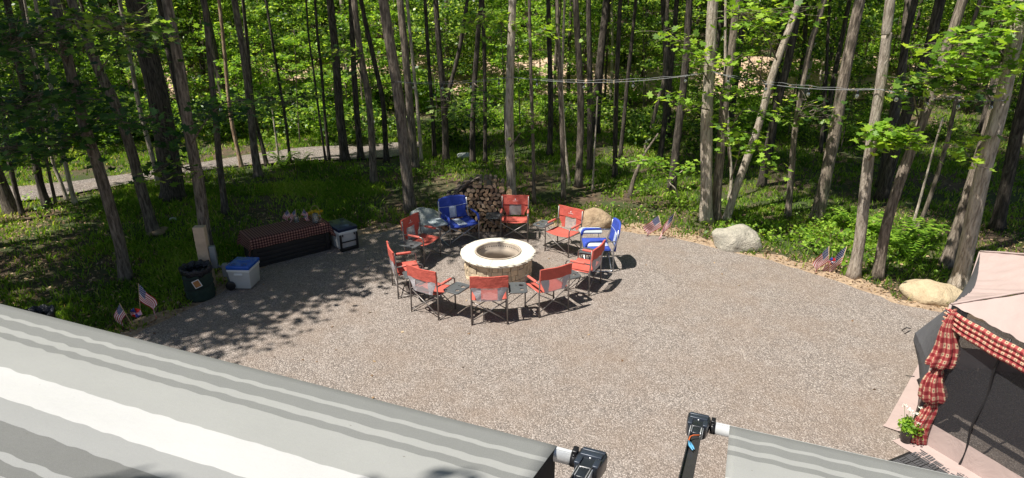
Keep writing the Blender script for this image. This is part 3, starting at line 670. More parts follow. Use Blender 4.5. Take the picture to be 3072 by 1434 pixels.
# far mass of woodland that reads as one
def far_woods():
    n = 1500; C = []
    for _ in range(n):
        y = random.uniform(52, 82); x = random.uniform(-1, 1)*(y*.95); z = gz(x, y)+random.uniform(.3, 9)
        k = 60; C.append(np.array((x, y, z))+rng.normal(size=(k, 3))*(.8, .8, .45))
    C = np.concatenate(C)
    tag(polymesh('distant_woods', leaves(C, .24, .8), 4, rng.uniform(0, 1, len(C)), M['leaf']), kind='stuff', label='mass of green woodland on the rise far behind', cat='woods')
far_woods()

# leafy low branches with broad maple leaves
def bough(key, pix, Y, n, spread, m, label=None, size=.15, twig=True):
    """pix: pixel polyline of the branch, at distance Y; leaves hang in flat sprays along it"""
    o, b = (TREES[key][0], TREES[key][1]) if key else (None, Vector((0, 0, 0)))
    P = spline([atY(px, py, Y+dy)-b for px, py, dy in pix], 4); mb = MB(); mb.tube(P, [.016*(1-.8*i/len(P)) for i in range(len(P))], 6)
    C = []
    for i, p in enumerate(P[2:]):
        for q in range(n):
            d = Vector((random.gauss(0, spread), random.gauss(0, spread), random.gauss(0, spread*.4))); C.append(p+d)
            if q % 4 == 0: mb.tube([p, p+d*.5+Vector((0, 0, .02)), p+d], [.006, .004, .003], 4)
    br = mb.build('branch', M['bark'], o)
    C = np.array([tuple(c) for c in C])
    l = polymesh('leaves', leaves(C, size, .38, MAPLE), len(MAPLE), rng.uniform(0, 1, len(C)), M[m], br); return br
bough('T42', [(2128, 330, 0), (2080, 320, -.3), (2030, 310, -.5), (1995, 280, -.6)], 13.6, 5, .17, 'leaf_lime')
bough('T42', [(2128, 250, 0), (2070, 150, -.2), (2030, 120, -.4), (1988, 92, -.6)], 13.6, 6, .22, 'leaf_lime')
bough('T42', [(2128, 200, 0), (2100, 160, -.2), (2080, 190, -.4)], 13.4, 6, .22, 'leaf_lime')
bough('T44', [(2300, 260, 0), (2240, 170, -.3), (2200, 180, -.5), (2150, 190, -.6)], 13.3, 5, .16, 'leaf_lime')
bough('T44', [(2330, 180, 0), (2290, 90, -.3), (2250, 50, -.5), (2200, 30, -.6)], 13.3, 10, .3, 'leaf_lime')
bough('T44', [(2380, 60, 0), (2340, 40, -.3), (2290, 30, -.5), (2230, 70, -.6)], 13.3, 10, .34, 'leaf_lime')
bough('T45', [(2186, 430, 0), (2160, 290, -.3), (2200, 270, -.4), (2260, 290, -.4)], 13.4, 6, .2, 'leaf_lime')
bough('T45', [(2192, 540, 0), (2240, 400, -.3), (2270, 440, -.4), (2305, 510, -.4)], 13.2, 8, .2, 'leaf_lime')
bough('T45', [(2190, 500, 0), (2180, 380, -.3), (2210, 420, -.4), (2230, 460, -.4)], 13.2, 6, .18, 'leaf_lime')
bough('T45', [(2188, 400, 0), (2230, 330, -.3), (2300, 345, -.4), (2350, 350, -.4)], 13.2, 4, .13, 'leaf_lime')
bough('T48', [(2606, 440, 0), (2640, 390, -.3), (2680, 400, -.5), (2720, 430, -.5)], 10.6, 14, .17, 'leaf_lime', size=.14)
bough('T48', [(2606, 480, 0), (2650, 420, -.3), (2690, 425, -.5), (2730, 400, -.5)], 10.6, 10, .15, 'leaf_lime', size=.14)
bough('T49', [(2760, 380, 0), (2740, 260, -.4), (2790, 250, -.7), (2840, 230, -.8)], 10.8, 16, .2, 'leaf', size=.15)
bough('T50', [(3030, 200, 0), (2960, 110, -.4), (2900, 120, -.8), (2850, 160, -1)], 10.6, 17, .23, 'leaf_lime', size=.16)
bough('T50', [(3040, 150, 0), (2980, 200, -.4), (2920, 210, -.8), (2840, 195, -1)], 10.6, 14, .22, 'leaf_lime', size=.16)
bough('T50', [(3040, 90, 0), (3040, 40, -.4), (3072, 20, -.8), (3090, 60, -1)], 10.4, 14, .22, 'leaf_lime', size=.16)
bough('T50', [(2990, 330, 0), (2940, 260, -.4), (2900, 260, -.8), (2870, 300, -1)], 10.6, 7, .2, 'leaf', size=.14)
bough('T50', [(2960, 415, 0), (2920, 405, -.4), (2890, 440, -.8), (2930, 500, -1)], 10.6, 6, .12, 'leaf_lime', size=.15)
bough('T33', [(1738, 300, 0), (1765, 270, -.2), (1790, 310, -.3), (1775, 350, -.3)], 17.5, 6, .2, 'leaf_lime')
bough('T30', [(1530, 100, 0), (1480, 50, -.3), (1430, 60, -.5), (1405, 70, -.6)], 15.2, 12, .26, 'leaf_lime')
bough('T32', [(1676, 150, 0), (1650, 85, -.2), (1620, 100, -.3), (1600, 105, -.3)], 15.6, 7, .22, 'leaf_lime')
bough('T30', [(1530, 440, 0), (1560, 400, -.3), (1590, 352, -.3), (1605, 362, -.3)], 15, 3, .12, 'leaf_lime')
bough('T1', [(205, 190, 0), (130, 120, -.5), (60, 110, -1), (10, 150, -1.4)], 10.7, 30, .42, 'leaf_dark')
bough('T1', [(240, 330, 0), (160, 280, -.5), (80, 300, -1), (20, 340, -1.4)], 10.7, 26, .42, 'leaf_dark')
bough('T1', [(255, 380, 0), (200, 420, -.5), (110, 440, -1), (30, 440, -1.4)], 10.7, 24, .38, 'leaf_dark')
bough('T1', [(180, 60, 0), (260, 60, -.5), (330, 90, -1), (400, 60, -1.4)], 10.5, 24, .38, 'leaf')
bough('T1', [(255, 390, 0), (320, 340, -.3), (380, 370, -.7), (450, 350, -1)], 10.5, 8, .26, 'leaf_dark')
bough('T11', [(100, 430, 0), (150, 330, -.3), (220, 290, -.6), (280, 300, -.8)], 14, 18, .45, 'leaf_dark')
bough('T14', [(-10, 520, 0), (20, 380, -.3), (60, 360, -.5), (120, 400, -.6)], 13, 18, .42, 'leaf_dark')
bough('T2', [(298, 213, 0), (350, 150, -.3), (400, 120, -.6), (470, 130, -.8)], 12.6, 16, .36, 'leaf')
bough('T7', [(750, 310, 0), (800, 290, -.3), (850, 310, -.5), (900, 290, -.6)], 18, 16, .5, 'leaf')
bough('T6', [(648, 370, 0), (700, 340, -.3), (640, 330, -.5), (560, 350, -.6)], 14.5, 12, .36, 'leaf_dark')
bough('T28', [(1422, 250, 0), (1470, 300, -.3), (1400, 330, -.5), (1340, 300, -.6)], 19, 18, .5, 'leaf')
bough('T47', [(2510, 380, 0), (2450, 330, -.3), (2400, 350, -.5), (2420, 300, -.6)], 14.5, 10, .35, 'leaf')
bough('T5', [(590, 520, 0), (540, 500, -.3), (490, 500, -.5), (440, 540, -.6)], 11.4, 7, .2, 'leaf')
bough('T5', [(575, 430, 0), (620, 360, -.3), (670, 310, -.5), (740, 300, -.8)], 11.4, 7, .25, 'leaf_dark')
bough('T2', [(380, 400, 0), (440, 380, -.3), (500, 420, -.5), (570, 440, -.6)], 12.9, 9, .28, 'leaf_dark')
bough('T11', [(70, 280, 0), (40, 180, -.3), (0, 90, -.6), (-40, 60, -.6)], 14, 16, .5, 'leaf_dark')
bough('T12', [(30, 480, 0), (60, 450, -.4), (100, 440, -.8), (50, 500, -.8)], 13.4, 10, .35, 'leaf_lime')
bough('T21', [(1105, 293, 0), (1060, 170, -.3), (1020, 150, -.5), (990, 170, -.6)], 17, 5, .22, 'leaf')
# arching sapling with round bright leaves
o = thing('sapling', 'arching sapling with bright oval leaves left of the pale trunk with the lights', 'sapling', at(2040, 618))
bb = o.location.copy(); P = spline([Vector((0, 0, 0))]+[atY(px, py, bb.y-.3)-bb for px, py in ((2028, 570), (2005, 545), (1985, 500), (1940, 480), (1880, 488))], 4)
mb = MB(); mb.tube(P, [.022*(1-.7*i/len(P)) for i in range(len(P))], 6)
P2 = spline([atY(px, py, bb.y-.3)-bb for px, py in ((2010, 545), (2050, 510), (2085, 500))], 3); mb.tube(P2, .008, 5)
mb.build('stem', M['bark_pale_lit'], o); C = []
for p in P[10:]+P2[2:]:
    for _ in range(14): C.append(tuple(p+Vector((random.gauss(0, .16), random.gauss(0, .3), random.gauss(.02, .05)))))
polymesh('leaves', leaves(np.array(C), .12, .35), 4, rng.uniform(0, 1, len(C)), M['leaf_lime'], o)
# ferns
def frond(k):
    V = []; r = []; a = k*2.399+random.uniform(-.2, .2); L_ = random.uniform(.4, .6); u_ = Vector((math.cos(a), math.sin(a), 0)); sd = Vector((-u_.y, u_.x, 0))
    for q in range(16):
        f = q/16; w = .11*(1-f)**.8*(.3+min(1, f*5)*.7); c = u_*L_*f+Vector((0, 0, .34*math.sin(f*2.3)+.02)); fw = u_*.028
        for g in (1, -1):
            e = c+sd*w*g+Vector((u_.x, u_.y, -.25))*w*.5; V.append([tuple(c-fw*.6), tuple(c.lerp(e, .5)-fw), tuple(e), tuple(c+fw)]); r.append(random.random())
    o = polymesh('frond', np.array(V), 4, np.array(r), M['leaf_lime']); d = o.data; bpy.data.objects.remove(o); return d
FR = [frond(k) for k in range(11)]
for i, (px, py, s, lb) in enumerate(((2690, 740, 1.5, 'large bright fern between the leaning trunk and the thin pole'), (2760, 730, 1.2, 'fern right of the large bright fern'), (2560, 690, 1.2, 'fern left of the pale trunk by the right flags'), (2620, 700, 1.1, 'fern between the two trunks by the right flags'),
     (2490, 670, .9, 'small fern at the foot of the broad shaded trunk'), (850, 500, 1.2, 'yellow green fern at the near edge of the lane'), (905, 500, 1.0, 'small fern right of the yellow green one by the lane'), (2730, 780, 1.1, 'dark fern in the shade above the sand coloured rock'))):
    p = at(px, py); o = thing('fern', lb, 'fern', (p.x, p.y, gz(p.x, p.y)), i*1.3, 'ferns'); o.scale = (s, s, s)
    for d in FR: c = bpy.data.objects.new('frond', d); COL.objects.link(c); c.parent = o

# ------------------------------------------------------------ fire pit
FP = Vector((-.26, 10.96, .022))
def vcolmat(name, base, spread, rough=.9, sc=30):
    """each block has its own stone colour, stored per face corner"""
    m, t, b = mat(name); a = nd(t, 'Attribute'); a.attribute_name = 'tone'; v = coord(t); n = ntex(t, v, sc, 6, .7)
    c = ramp(t, a.outputs['Fac'], [(0, tuple(x*(1-spread) for x in base)), (.5, base), (1, (base[0]*1.25, base[1]*1.2, base[2]*1.1))])
    c = mixc(t, .35, c, ramp(t, n, [(.3, tuple(x*.55 for x in base)), (.7, tuple(min(1, x*1.3) for x in base))]))
    t.links.new(c, b.inputs['Base Color']); b.inputs['Roughness'].default_value = rough; bump(t, b, n, .7, .01); return m
def settone(o, vals):
    a = o.data.attributes.new('tone', 'FLOAT', 'FACE'); a.data.foreach_set('value', vals)
M['block'] = vcolmat('tan wall block', (.60, .485, .345), .35)
M['cap'] = rockmat('cream cap stone', (.52, .48, .40), (.62, .58, .49), (.70, .66, .58), 6, .006)
M['insert'] = simple('weathered steel liner', (.50, .42, .34), .55, .3, .15, 6)
M['ash'] = rockmat('ash and charcoal', (.03, .028, .026), (.14, .12, .11), (.36, .32, .29), 16, .03)
fp = thing('fire_pit', 'round tan block fire pit with a pale stone cap, in the middle of the chairs', 'fire pit', FP)
mb = MB(); tone = []
for c in range(4):
    z0 = .002+c*.1; a = random.uniform(0, .3); end = a+2*math.pi
    while a < end-.02:
        w = random.choice((.24, .2, .16, .09, .12, .30))*random.uniform(.9, 1.1)
        if end-(a+w) < .06: w = end-a
        hs = [(0, .1)] if random.random() < .8 else [(0, .05), (.05, .1)]
        for h0, h1 in hs:
            ro = .63+random.uniform(-.008, .012); k = 4; g = .007; vs = []
            for rr in (.47, ro):
                for zz in (z0+h0+.003, z0+h1-.003):
                    for i in range(k+1):
                        t_ = a+g+(w-2*g)*i/k; rj = rr+(random.uniform(-.004, .004) if rr > .5 else 0)-(.006 if (i in (0, k) and rr > .5) else 0); vs.append((rj*math.cos(t_), rj*math.sin(t_), zz))
            n = k+1; fs = []
            for i in range(k):
                fs += [(2*n+i, 2*n+i+1, 3*n+i+1, 3*n+i), (n+i, n+i+1, 3*n+i+1, 3*n+i)[::-1], (i, i+1, 2*n+i+1, 2*n+i)]
            fs += [(0, 2*n, 3*n, n), (k, n+k, 3*n+k, 2*n+k)]
            mb.add(vs, fs, 0); tone += [random.random()]*len(fs)
        a += w
nf = len(mb.f); mb.lathe([(.615, .0), (.615, .40)], 48, 1); tone += [0]*(len(mb.f)-nf)
settone(mb.build('stone_wall', [M['block'], simple('dark joint', (.10, .08, .06), .95)], fp), tone)
mb = MB(); nseg = 10
for s_ in range(nseg):
    a0 = 2*math.pi*s_/nseg+.004+.12; a1 = 2*math.pi*(s_+1)/nseg-.004+.12; k = 9; prof = [(.435, .402), (.435, .462), (.44, .468), (.675, .468), (.695, .455), (.70, .43), (.68, .402)]
    vs = []
    for i in range(k+1):
        t_ = a0+(a1-a0)*i/k
        for q, (r, z) in enumerate(prof):
            j = random.uniform(-.012, .012) if q >= 4 else 0
            vs.append(((r+j)*math.cos(t_), (r+j)*math.sin(t_), z+j*.4))
    n = len(prof); fs = [(i*n+q, i*n+(q+1) % n, (i+1)*n+(q+1) % n, (i+1)*n+q) for i in range(k) for q in range(n)]+[tuple(range(n)), tuple(range(k*n+n-1, k*n-1, -1))]
    cp = MB().add(vs, fs, 0, False).build('cap_stone', M['cap'], fp)
mb = MB(); mb.lathe([(.434, .475), (.434, .482), (.405, .482), (.402, .47), (.402, .35), (.385, .335), (.385, .2), (.40, .19), (.40, .02)], 64, 0)
li = mb.build('steel_liner', M['insert'], fp)
mb = MB()
for i in range(56):
    a = 2*math.pi*i/56; p = Vector((.4015*math.cos(a), .4015*math.sin(a), .41)); q = p*.994; q.z = .41
    mb.tube([p, q], .0095, 8)
mb.build('vent_holes', M['black'], li)
mb = MB(); mb.lathe([(.0, .10), (.15, .115), (.3, .09), (.40, .07)], 30, 0, jit=.012); mb.build('ash_bed', M['ash'], fp)
for i in range(7):
    a = i*1.7; mbk = MB(); bm = bmesh.new(); bmesh.ops.create_icosphere(bm, subdivisions=2, radius=.05)
    for v in bm.verts: v.co *= 1+.35*noise.noise(v.co*20+Vector((i, 0, 0)))
    mbk.addbm(bm, 0, Matrix.Translation((.22*math.cos(a)*(.4+.1*i), .2*math.sin(a)*(.4+.1*i), .14))); bm.free(); mbk.build('ember_rock', M['ash'], fp)

# ------------------------------------------------------------ folding director chairs
def arc(p, q, c, n=5): return [Vector(p).lerp(Vector(c), i/n).lerp(Vector(c).lerp(Vector(q), i/n), i/n) for i in range(n+1)]
def side_table(o, w, D, tray, tube, z=.50, wd=.30, holes=2):
    x0 = w+.03; x1 = x0+wd; y0 = .06; y1 = D+.02
    hl = [circ(x1-.085, y1-.11, .042)]
    if holes == 2: hl.append(circ(x1-.085, y0+.12, .036))
    hl.append(circ(x1-.17, y1-.11, .014, 8))
    mb = MB(); bm = plate(rrect(x0, y0, x1, y1, .05), hl, z, .016); mb.addbm(bm, 0); bm.free()
    mb.tube([(x, y, z+.012) for x, y in rrect(x0+.006, y0+.006, x1-.006, y1-.006, .05)+[rrect(x0+.006, y0+.006, x1-.006, y1-.006, .05)[0]]], .009, 6, 0)
    t = mb.build('side_table', tray, o)
    mb = MB()
    for y in (y0+.05, y1-.05): mb.tube([(x1-.05, y, z), (w+.01, y, .28)], .007, 6); mb.tube([(w+.01, y, z-.004), (x1-.05, y, z-.004)], .006, 6)
    mb.build('table_strut', tube, t); return t
def chair_red():
    w, D = .285, .43; o = thing('folding_chair', 'x', 'chair')
    for s in (-1, 1):
        mb = MB(); x = s*w
        mb.tube([(x, -.03, .0), (x, -.02, .4), (x, -.045, .86)], .0125)
        mb.tube([(x, D, 0)]+arc((x, D, .53), (x, D-.08, .60), (x, D, .60))+[(x, -.02, .595)], .0125)
        mb.tube([(x, -.03, .035), (x, D, .035)], .009); mb.tube([(x, 0, .42), (x, D, .42)], .009)
        f = mb.build('side_frame', M['steel'], o)
        mb = MB(); mb.tube([(x, .07, .597), (x, .09, .60), (x, .33, .60), (x, .35, .597)], [.014, .023, .023, .014], 10); mb.build('arm_sleeve', M['redpad'], f)
    for y in (.0, D-.01):
        mb = MB(); mb.tube([(-w, y, .06), (w, y+.012, .41)], .0095); mb.tube([(w, y-.012, .06), (-w, y-.0, .41)], .0095); mb.build('cross_brace', M['steel'], o)
    mb = MB(); mb.sheet(lambda u, v: ((-.275+.55*u), .015+(D-.02)*v, .435-.042*math.sin(math.pi*u)*(.6+.4*math.sin(math.pi*v))), 10, 8)
    mb.build('seat', M['red'], o, thick=.008)
    # back: top band wraps both uprights; below it two side panels and a see through mesh centre
    yb = lambda u, z: -.03-.035*(z-.43)/.43-.022*math.sin(math.pi*u)
    mb = MB(); N = 14
    for sgn, dy in ((1, .013), (-1, -.013)):
        mb.sheet(lambda u, v: (-.298+.596*u, yb(u, .67+.2*v)+dy+.004*math.sin(u*17+v*5), .67+.2*v+.004*math.sin(u*9)), N, 4)
    for u0 in (0, 1): mb.sheet(lambda u, v: ((-.298 if u0 == 0 else .298)+(-.004 if u0 == 0 else .004)*math.sin(math.pi*u), yb(u0, .67+.2*v)-.013+.026*u, .67+.2*v), 2, 4)
    mb.sheet(lambda u, v: (-.298+.596*u, yb(u, .87)-.013+.026*v, .87+.004*math.sin(u*9)+.003*math.sin(math.pi*v)), N, 2)
    band = mb.build('back_band', M['red'], o)
    mb = MB(); mb.add([(0, 0, 0), (.013, 0, .014), (.010, 0, .026), (0, 0, .042), (-.010, 0, .026), (-.013, 0, .014)], [(0, 1, 2, 3, 4, 5)], 0, M=Matrix.Translation((0, yb(.5, .78)+.022, .765)))
    for i in range(13): mb.box((-.055+.009*i, yb(.5, .74)+.021, .747), (.006, .003, .008 if i % 3 else .011))
    mb.build('emblem', M['white'], band)
    xe = lambda v: .283-.085*sm(0, 1, 1-v)
    for s in (-1, 1):
        for nm_m, dy in ((M['red'], .004), (M['lining'], -.004)):
            mb = MB(); mb.sheet(lambda u, v: (s*(.13+(xe(v)-.13)*u), yb(.5+s*.4*u, .43+.25*v)+dy+.006*math.sin(v*8+u*3), .43+.25*v), 4, 8); 
            mb.build('back_side_panel', nm_m, o)
    mb = MB(); mb.sheet(lambda u, v: (-.131+.262*u, yb(.4+.2*u, .43+.25*v), .43+.25*v), 4, 6); mb.build('mesh_panel', M['mesh'], o)
    side_table(o, w, D, M['tray'], M['steel']); return o
def chair_blue():
    w, D = .33, .48; o = thing('folding_chair', 'x', 'chair')
    for s in (-1, 1):
        mb = MB(); x = s*w
        mb.tube([(x, -.06, .03), (x, -.04, .45), (x, -.10, .62), (x*.97, -.12, .84)], .0135)
        mb.tube([(x, D, .03)]+arc((x, D, .55), (x, D-.1, .63), (x, D, .63))+[(x, -.08, .62)], .0135)
        mb.tube(arc((x, D, .08), (x, D-.06, .015), (x, D, .015))+arc((x, .0, .015), (x, -.06, .08), (x, -.06, .015)), .0125)
        f = mb.build('side_frame', M['silver'], o)
        mb = MB(); mb.tube(arc((x, D-.002, .50), (x, D-.09, .632), (x, D, .63))+[(x, .1, .632)], [.02]+[.027]*4+[.027, .02], 10); mb.build('arm_sleeve', M['blue'], f)
    for y in (-.02, D-.02):
        mb = MB(); mb.tube([(-w, y, .07), (w, y+.012, .43)], .011); mb.tube([(w, y-.014, .07), (-w, y, .43)], .011); mb.build('cross_brace', M['silver'], o)
    mb = MB(); mb.sheet(lambda u, v: ((-.31+.62*u), .0+(D)*v, .455-.03*math.sin(math.pi*u)-.05*max(0, v-.9)*6*.35), 12, 10); mb.build('seat', M['blue'], o, thick=.03)
    bx = lambda z: .33-.045*math.sin(math.pi*min(1, max(0, (z-.42)/.3)))
    byy = lambda u, z: -.055-.085*(z-.43)/.55-.05*math.sin(math.pi*u)
    mb = MB(); mb.sheet(lambda u, v: ((2*u-1)*bx(.42+.46*v)*(1-.12*max(0, v-.85)/.15*abs(2*u-1)), byy(u, .42+.46*v), .42+.46*v+.03*math.sin(math.pi*u)*v), 14, 14)
    bk = mb.build('backrest', M['blue'], o, thick=.035, off=1)
    mb = MB(); mb.sheet(lambda u, v: (-.325+.65*u, byy(u, .70)+.006, .705+.01*v-.03*math.sin(math.pi*u)), 12, 1); mb.build('piping', M['pale'], bk, thick=.004)
    mb = MB(); mb.sheet(lambda u, v: (-.08+.16*u, byy(.38+.24*u, .44+.235*v)+.008, .44+.235*v), 4, 8); mb.sheet(lambda u, v: (-.08-.02*v+(.16+.04*v)*u, .01+(D-.06)*v, .4600-.03*math.sin(math.pi*(.36+.28*u))+.001), 4, 6)
    mb.build('centre_panel', M['pale'], o, thick=.004, off=1)
    side_table(o, w, D, M['tray_pale'], M['silver'], .52, .32, 1); return o
red0 = chair_red(); blue0 = chair_blue(); used = set()
for kind, x, y, f, lb in (
    ('r', -1.95, 11.72, -27, 'red chair in the shade at far left of the ring, nearest the whitish boulder'),
    ('r', -2.05, 10.18, 20, 'red chair seen side on at the left end of the ring of chairs'),
    ('r', -1.42, 9.30, 58, 'red chair with its back turned, front left of the fire pit'),
    ('r', -.36, 9.00, 93, 'red chair with its back square to the camera, nearest the front'),
    ('r', .68, 9.37, 119, 'red chair with its back turned, front right of the fire pit'),
    ('r', 1.46, 10.27, 152, 'red chair seen side on in front of the bright blue chair'),
    ('r', 1.17, 12.24, -128, 'red chair facing the camera beside the tan boulder'),
    ('r', .07, 13.07, -93, 'red chair facing the camera between the firewood and the next red chair'),
    ('b', -1.22, 12.85, -62, 'blue chair standing in the shade in front of the firewood'),
    ('b', 1.86, 11.36, 181, 'blue chair in full sun at the right end of the ring')):
    src = red0 if kind == 'r' else blue0; o = src if kind not in used else dup(src); used.add(kind)
    o.location = (x, y, .024); o.rotation_euler = (0, 0, math.radians(f-90)); tag(o, lb, 'chair', 'chairs around the fire pit')

# ------------------------------------------------------------ firewood
M['bark_log'] = rockmat('log bark', (.06, .045, .035), (.15, .11, .085), (.28, .23, .19), 12, .02)
M['split'] = rockmat('split wood', (.15, .09, .05), (.30, .19, .11), (.46, .32, .20), 10, .01)
def endm():
    m, t, b = mat('cut wood end'); oi = nd(t, 'ObjectInfo'); c = ramp(t, oi.outputs['Random'], [(0, (.20, .12, .07)), (.35, (.33, .21, .125)), (.7, (.45, .31, .19)), (1, (.60, .45, .30))])
    c = mixc(t, .3, c, ramp(t, ntex(t, coord(t), 22, 4), [(.35, (.12, .07, .04)), (.65, (.5, .36, .23))])); t.links.new(c, b.inputs['Base Color']); b.inputs['Roughness'].default_value = .9; return m
M['endgrain'] = endm()
def log_mesh(k):
    r = .085; n = 7; kind = k % 4
    if kind == 0: a = [i*2*math.pi/9 for i in range(9)]; P = [(r*.8*math.cos(t), r*.8*math.sin(t)) for t in a]
    else:
        sp = (0, 1.9, 2.4, 3.1)[kind]; P = [(0, -r*.55)]+[(r*1.25*math.sin(-sp/2+sp*i/n), -r*.55+r*1.25*math.cos(-sp/2+sp*i/n)) for i in range(n+1)]
    P = [(x*random.uniform(.92, 1.08), y*random.uniform(.92, 1.08)) for x, y in P]; m = len(P); mb = MB(); l = .40
    vs = [(x, 0, y) for x, y in P]+[(x*.98, l, y*.98) for x, y in P]
    for i in range(m):
        j = (i+1) % m; outer = kind == 0 or (i >= 1 and j >= 2 and j != 0)
        mb.add([vs[i], vs[j], vs[m+j], vs[m+i]], [(0, 3, 2, 1)], 0 if outer else 1)
    mb.add(vs[:m], [tuple(range(m))], 2); mb.add(vs[m:], [tuple(range(m-1, -1, -1))], 2)
    o = mb.build('firewood_log', [M['bark_log'], M['split'], M['endgrain']]); d = o.data; bpy.data.objects.remove(o); return d
LG = [log_mesh(k) for k in range(9)]
def ph(x): return float(np.interp(x, [-1.70, -1.55, -1.2, -.8, -.45, -.15, -.04], [0, .62, .92, 1.10, 1.12, 1.04, .86]))
rows = 0
for rz in range(12):
    for cx in range(17):
        x = -1.68+cx*.104+(rz % 2)*.052+random.uniform(-.012, .012); z = .06+rz*.092+random.uniform(-.012, .012)
        if x > -.06 or z > ph(x)-.02: continue
        for row, yy in ((0, 13.2), (1, 13.66)):
            if row == 1 and z < ph(x)-.13: continue
            o = bpy.data.objects.new('firewood_log', random.choice(LG)); COL.objects.link(o)
            o.location = (x, yy+random.uniform(-.04, .04), z); o.rotation_euler = (random.uniform(-.03, .03), random.uniform(0, 6.28), random.uniform(-.08, .08))
            s = random.uniform(.58, .72); o.scale = (s, 1.0, s)
            end = 'in the lower rows of the stack' if z < .45 else ('in the middle rows of the stack' if z < .85 else 'in the top rows of the stack')
            side = 'left' if x < -1.0 else ('centre' if x < -.5 else 'right')
            tag(o, 'split log %s, %s part' % (end, side), 'log', 'split logs stacked for the fire')
for i, (x, z, rz_, l) in enumerate(((-1.05, 1.13, .45, .55), (-.98, 1.20, .6, .5), (-1.15, 1.03, .35, .45), (-.80, 1.26, .75, .42))):
    mb = MB(); mb.sheet(lambda u, v: ((u-.5)*l, .055*math.cos(v*math.pi), .028*math.sin(v*math.pi)+.01*math.sin(u*9)), 8, 6)
    o = mb.build('bark_slab', M['bark_log'], thick=.012); sx_ = (-1.12, -1.02, -1.22, -.90)[i]; o.location = (sx_, 13.3+.09*i, ph(sx_)+.0+.012*i); o.rotation_euler = (-.35, -.72+.16*i, .1*(i-1))
    tag(o, ('longest curved bark slab sloping over the left shoulder of the stack', 'bark slab lying second on top of the firewood', 'lowest bark slab on the left shoulder of the firewood', 'short bark slab at the peak of the firewood')[i], 'bark slab', 'bark slabs on the firewood')

# ------------------------------------------------------------ rocks
def rock(name, label, loc, dims, seed, m, rough=.22, flat=.0, sub=4, group='boulders'):
    bm = bmesh.new(); bmesh.ops.create_icosphere(bm, subdivisions=sub, radius=1)
    for v in bm.verts:
        p = v.co.copy(); q = 1+rough*noise.noise(p*1.3+Vector((seed, 0, 0)))+rough*.35*noise.noise(p*3.7+Vector((0, seed, 0)))+rough*.12*noise.noise(p*11)
        v.co = Vector((p.x*dims[0]*q, p.y*dims[1]*q, max(p.z*dims[2]*q, -dims[2]*.55)))
    mb = MB(); mb.addbm(bm, smooth=True); bm.free(); o = mb.build(name, m); o.location = loc; return tag(o, label, 'rock', group)
M['rock_big'] = rockmat('buff boulder', (.21, .20, .17), (.42, .385, .32), (.58, .53, .44), 3.4, .12)
M['rock_white'] = rockmat('pale quartz boulder', (.20, .22, .20), (.42, .45, .42), (.66, .70, .68), 3.5, .07)
M['rock_tan'] = rockmat('tan boulder', (.20, .13, .08), (.38, .27, .17), (.54, .42, .28), 4, .1)
M['rock_sand'] = rockmat('sand coloured rock', (.36, .27, .17), (.53, .42, .27), (.60, .49, .33), 3.5, .08)
p = at(2215, 748); rock('boulder', 'big rounded buff boulder between the two groups of flags on the right', (p.x, p.y+.15, .12), (.50, .37, .34), 3, M['rock_big'], .24)
p = at(1272, 690); rock('boulder', 'whitish craggy boulder left of the firewood', (p.x, p.y+.1, .10), (.44, .32, .34), 8, M['rock_white'], .35)
p = at(1785, 690); rock('boulder', 'tan boulder behind the bright blue chair', (p.x, p.y+.25, .08), (.42, .32, .34), 14, M['rock_tan'], .16)
p = at(2806, 895); rock('boulder', 'low flat sand coloured rock beside the tent', (p.x-.02, p.y+.05, .02), (.52, .40, .27), 21, M['rock_sand'], .2)
for i, (px, py, s, lb) in enumerate(((492, 692, .13, 'small flat stone at the foot of the crooked trunk'), (470, 703, .17, 'larger flat stone at the foot of the crooked trunk'), (448, 708, .10, 'smallest stone at the foot of the crooked trunk'), (520, 662, .1, 'pale stone beyond the three at the crooked trunk'), (1395, 470, .28, 'grey rock by the drive behind the ridged trunk'))):
    p = at(px, py); rock('stone', lb, (p.x, p.y, gz(p.x, p.y)+s*.25), (s, s*.7, s*.4), i*5, M['rock_tan'] if i < 3 else M['rock_white'], .25, sub=3, group='small stones')

# ------------------------------------------------------------ checked cloths
def uvn(t): 
    c = nd(t, 'UVMap'); return c.outputs[0]
def gingham(name, cols, step, dots=False):
    m, t, b = mat(name); sp = nd(t, 'SeparateXYZ'); t.links.new(uvn(t), sp.inputs[0])
    f = [mth(t, 'GREATER_THAN', mth(t, 'FRACT', mth(t, 'DIVIDE', sp.outputs[k], step)), .5) for k in (0, 1)]
    s = mth(t, 'MULTIPLY', mth(t, 'ADD', *f), .5); c = ramp(t, s, [(0, cols[0]), (.25, cols[1]), (.75, cols[2])], 'CONSTANT')
    if dots:
        g = [mth(t, 'SUBTRACT', mth(t, 'FRACT', mth(t, 'DIVIDE', sp.outputs[k], step)), .25) for k in (0, 1)]
        d = mth(t, 'SQRT', mth(t, 'ADD', mth(t, 'MULTIPLY', g[0], g[0]), mth(t, 'MULTIPLY', g[1], g[1])))
        c = mixc(t, mth(t, 'LESS_THAN', d, .095), c, (.05, .035, .03))
    t.links.new(c, b.inputs['Base Color']); b.inputs['Roughness'].default_value = .9
    bump(t, b, ntex(t, coord(t), 14, 3), .3, .01); return m
M['table_check'] = gingham('dark red and black check', ((.30, .17, .13), (.13, .035, .03), (.012, .010, .010)), .052)
M['curtain'] = gingham('red and cream check with dots', ((.52, .35, .23), (.32, .065, .06), (.19, .010, .016)), .062, True)
M['deck'] = simple('near black resin planks', (.014, .013, .014), .55, 0, .3, 20)
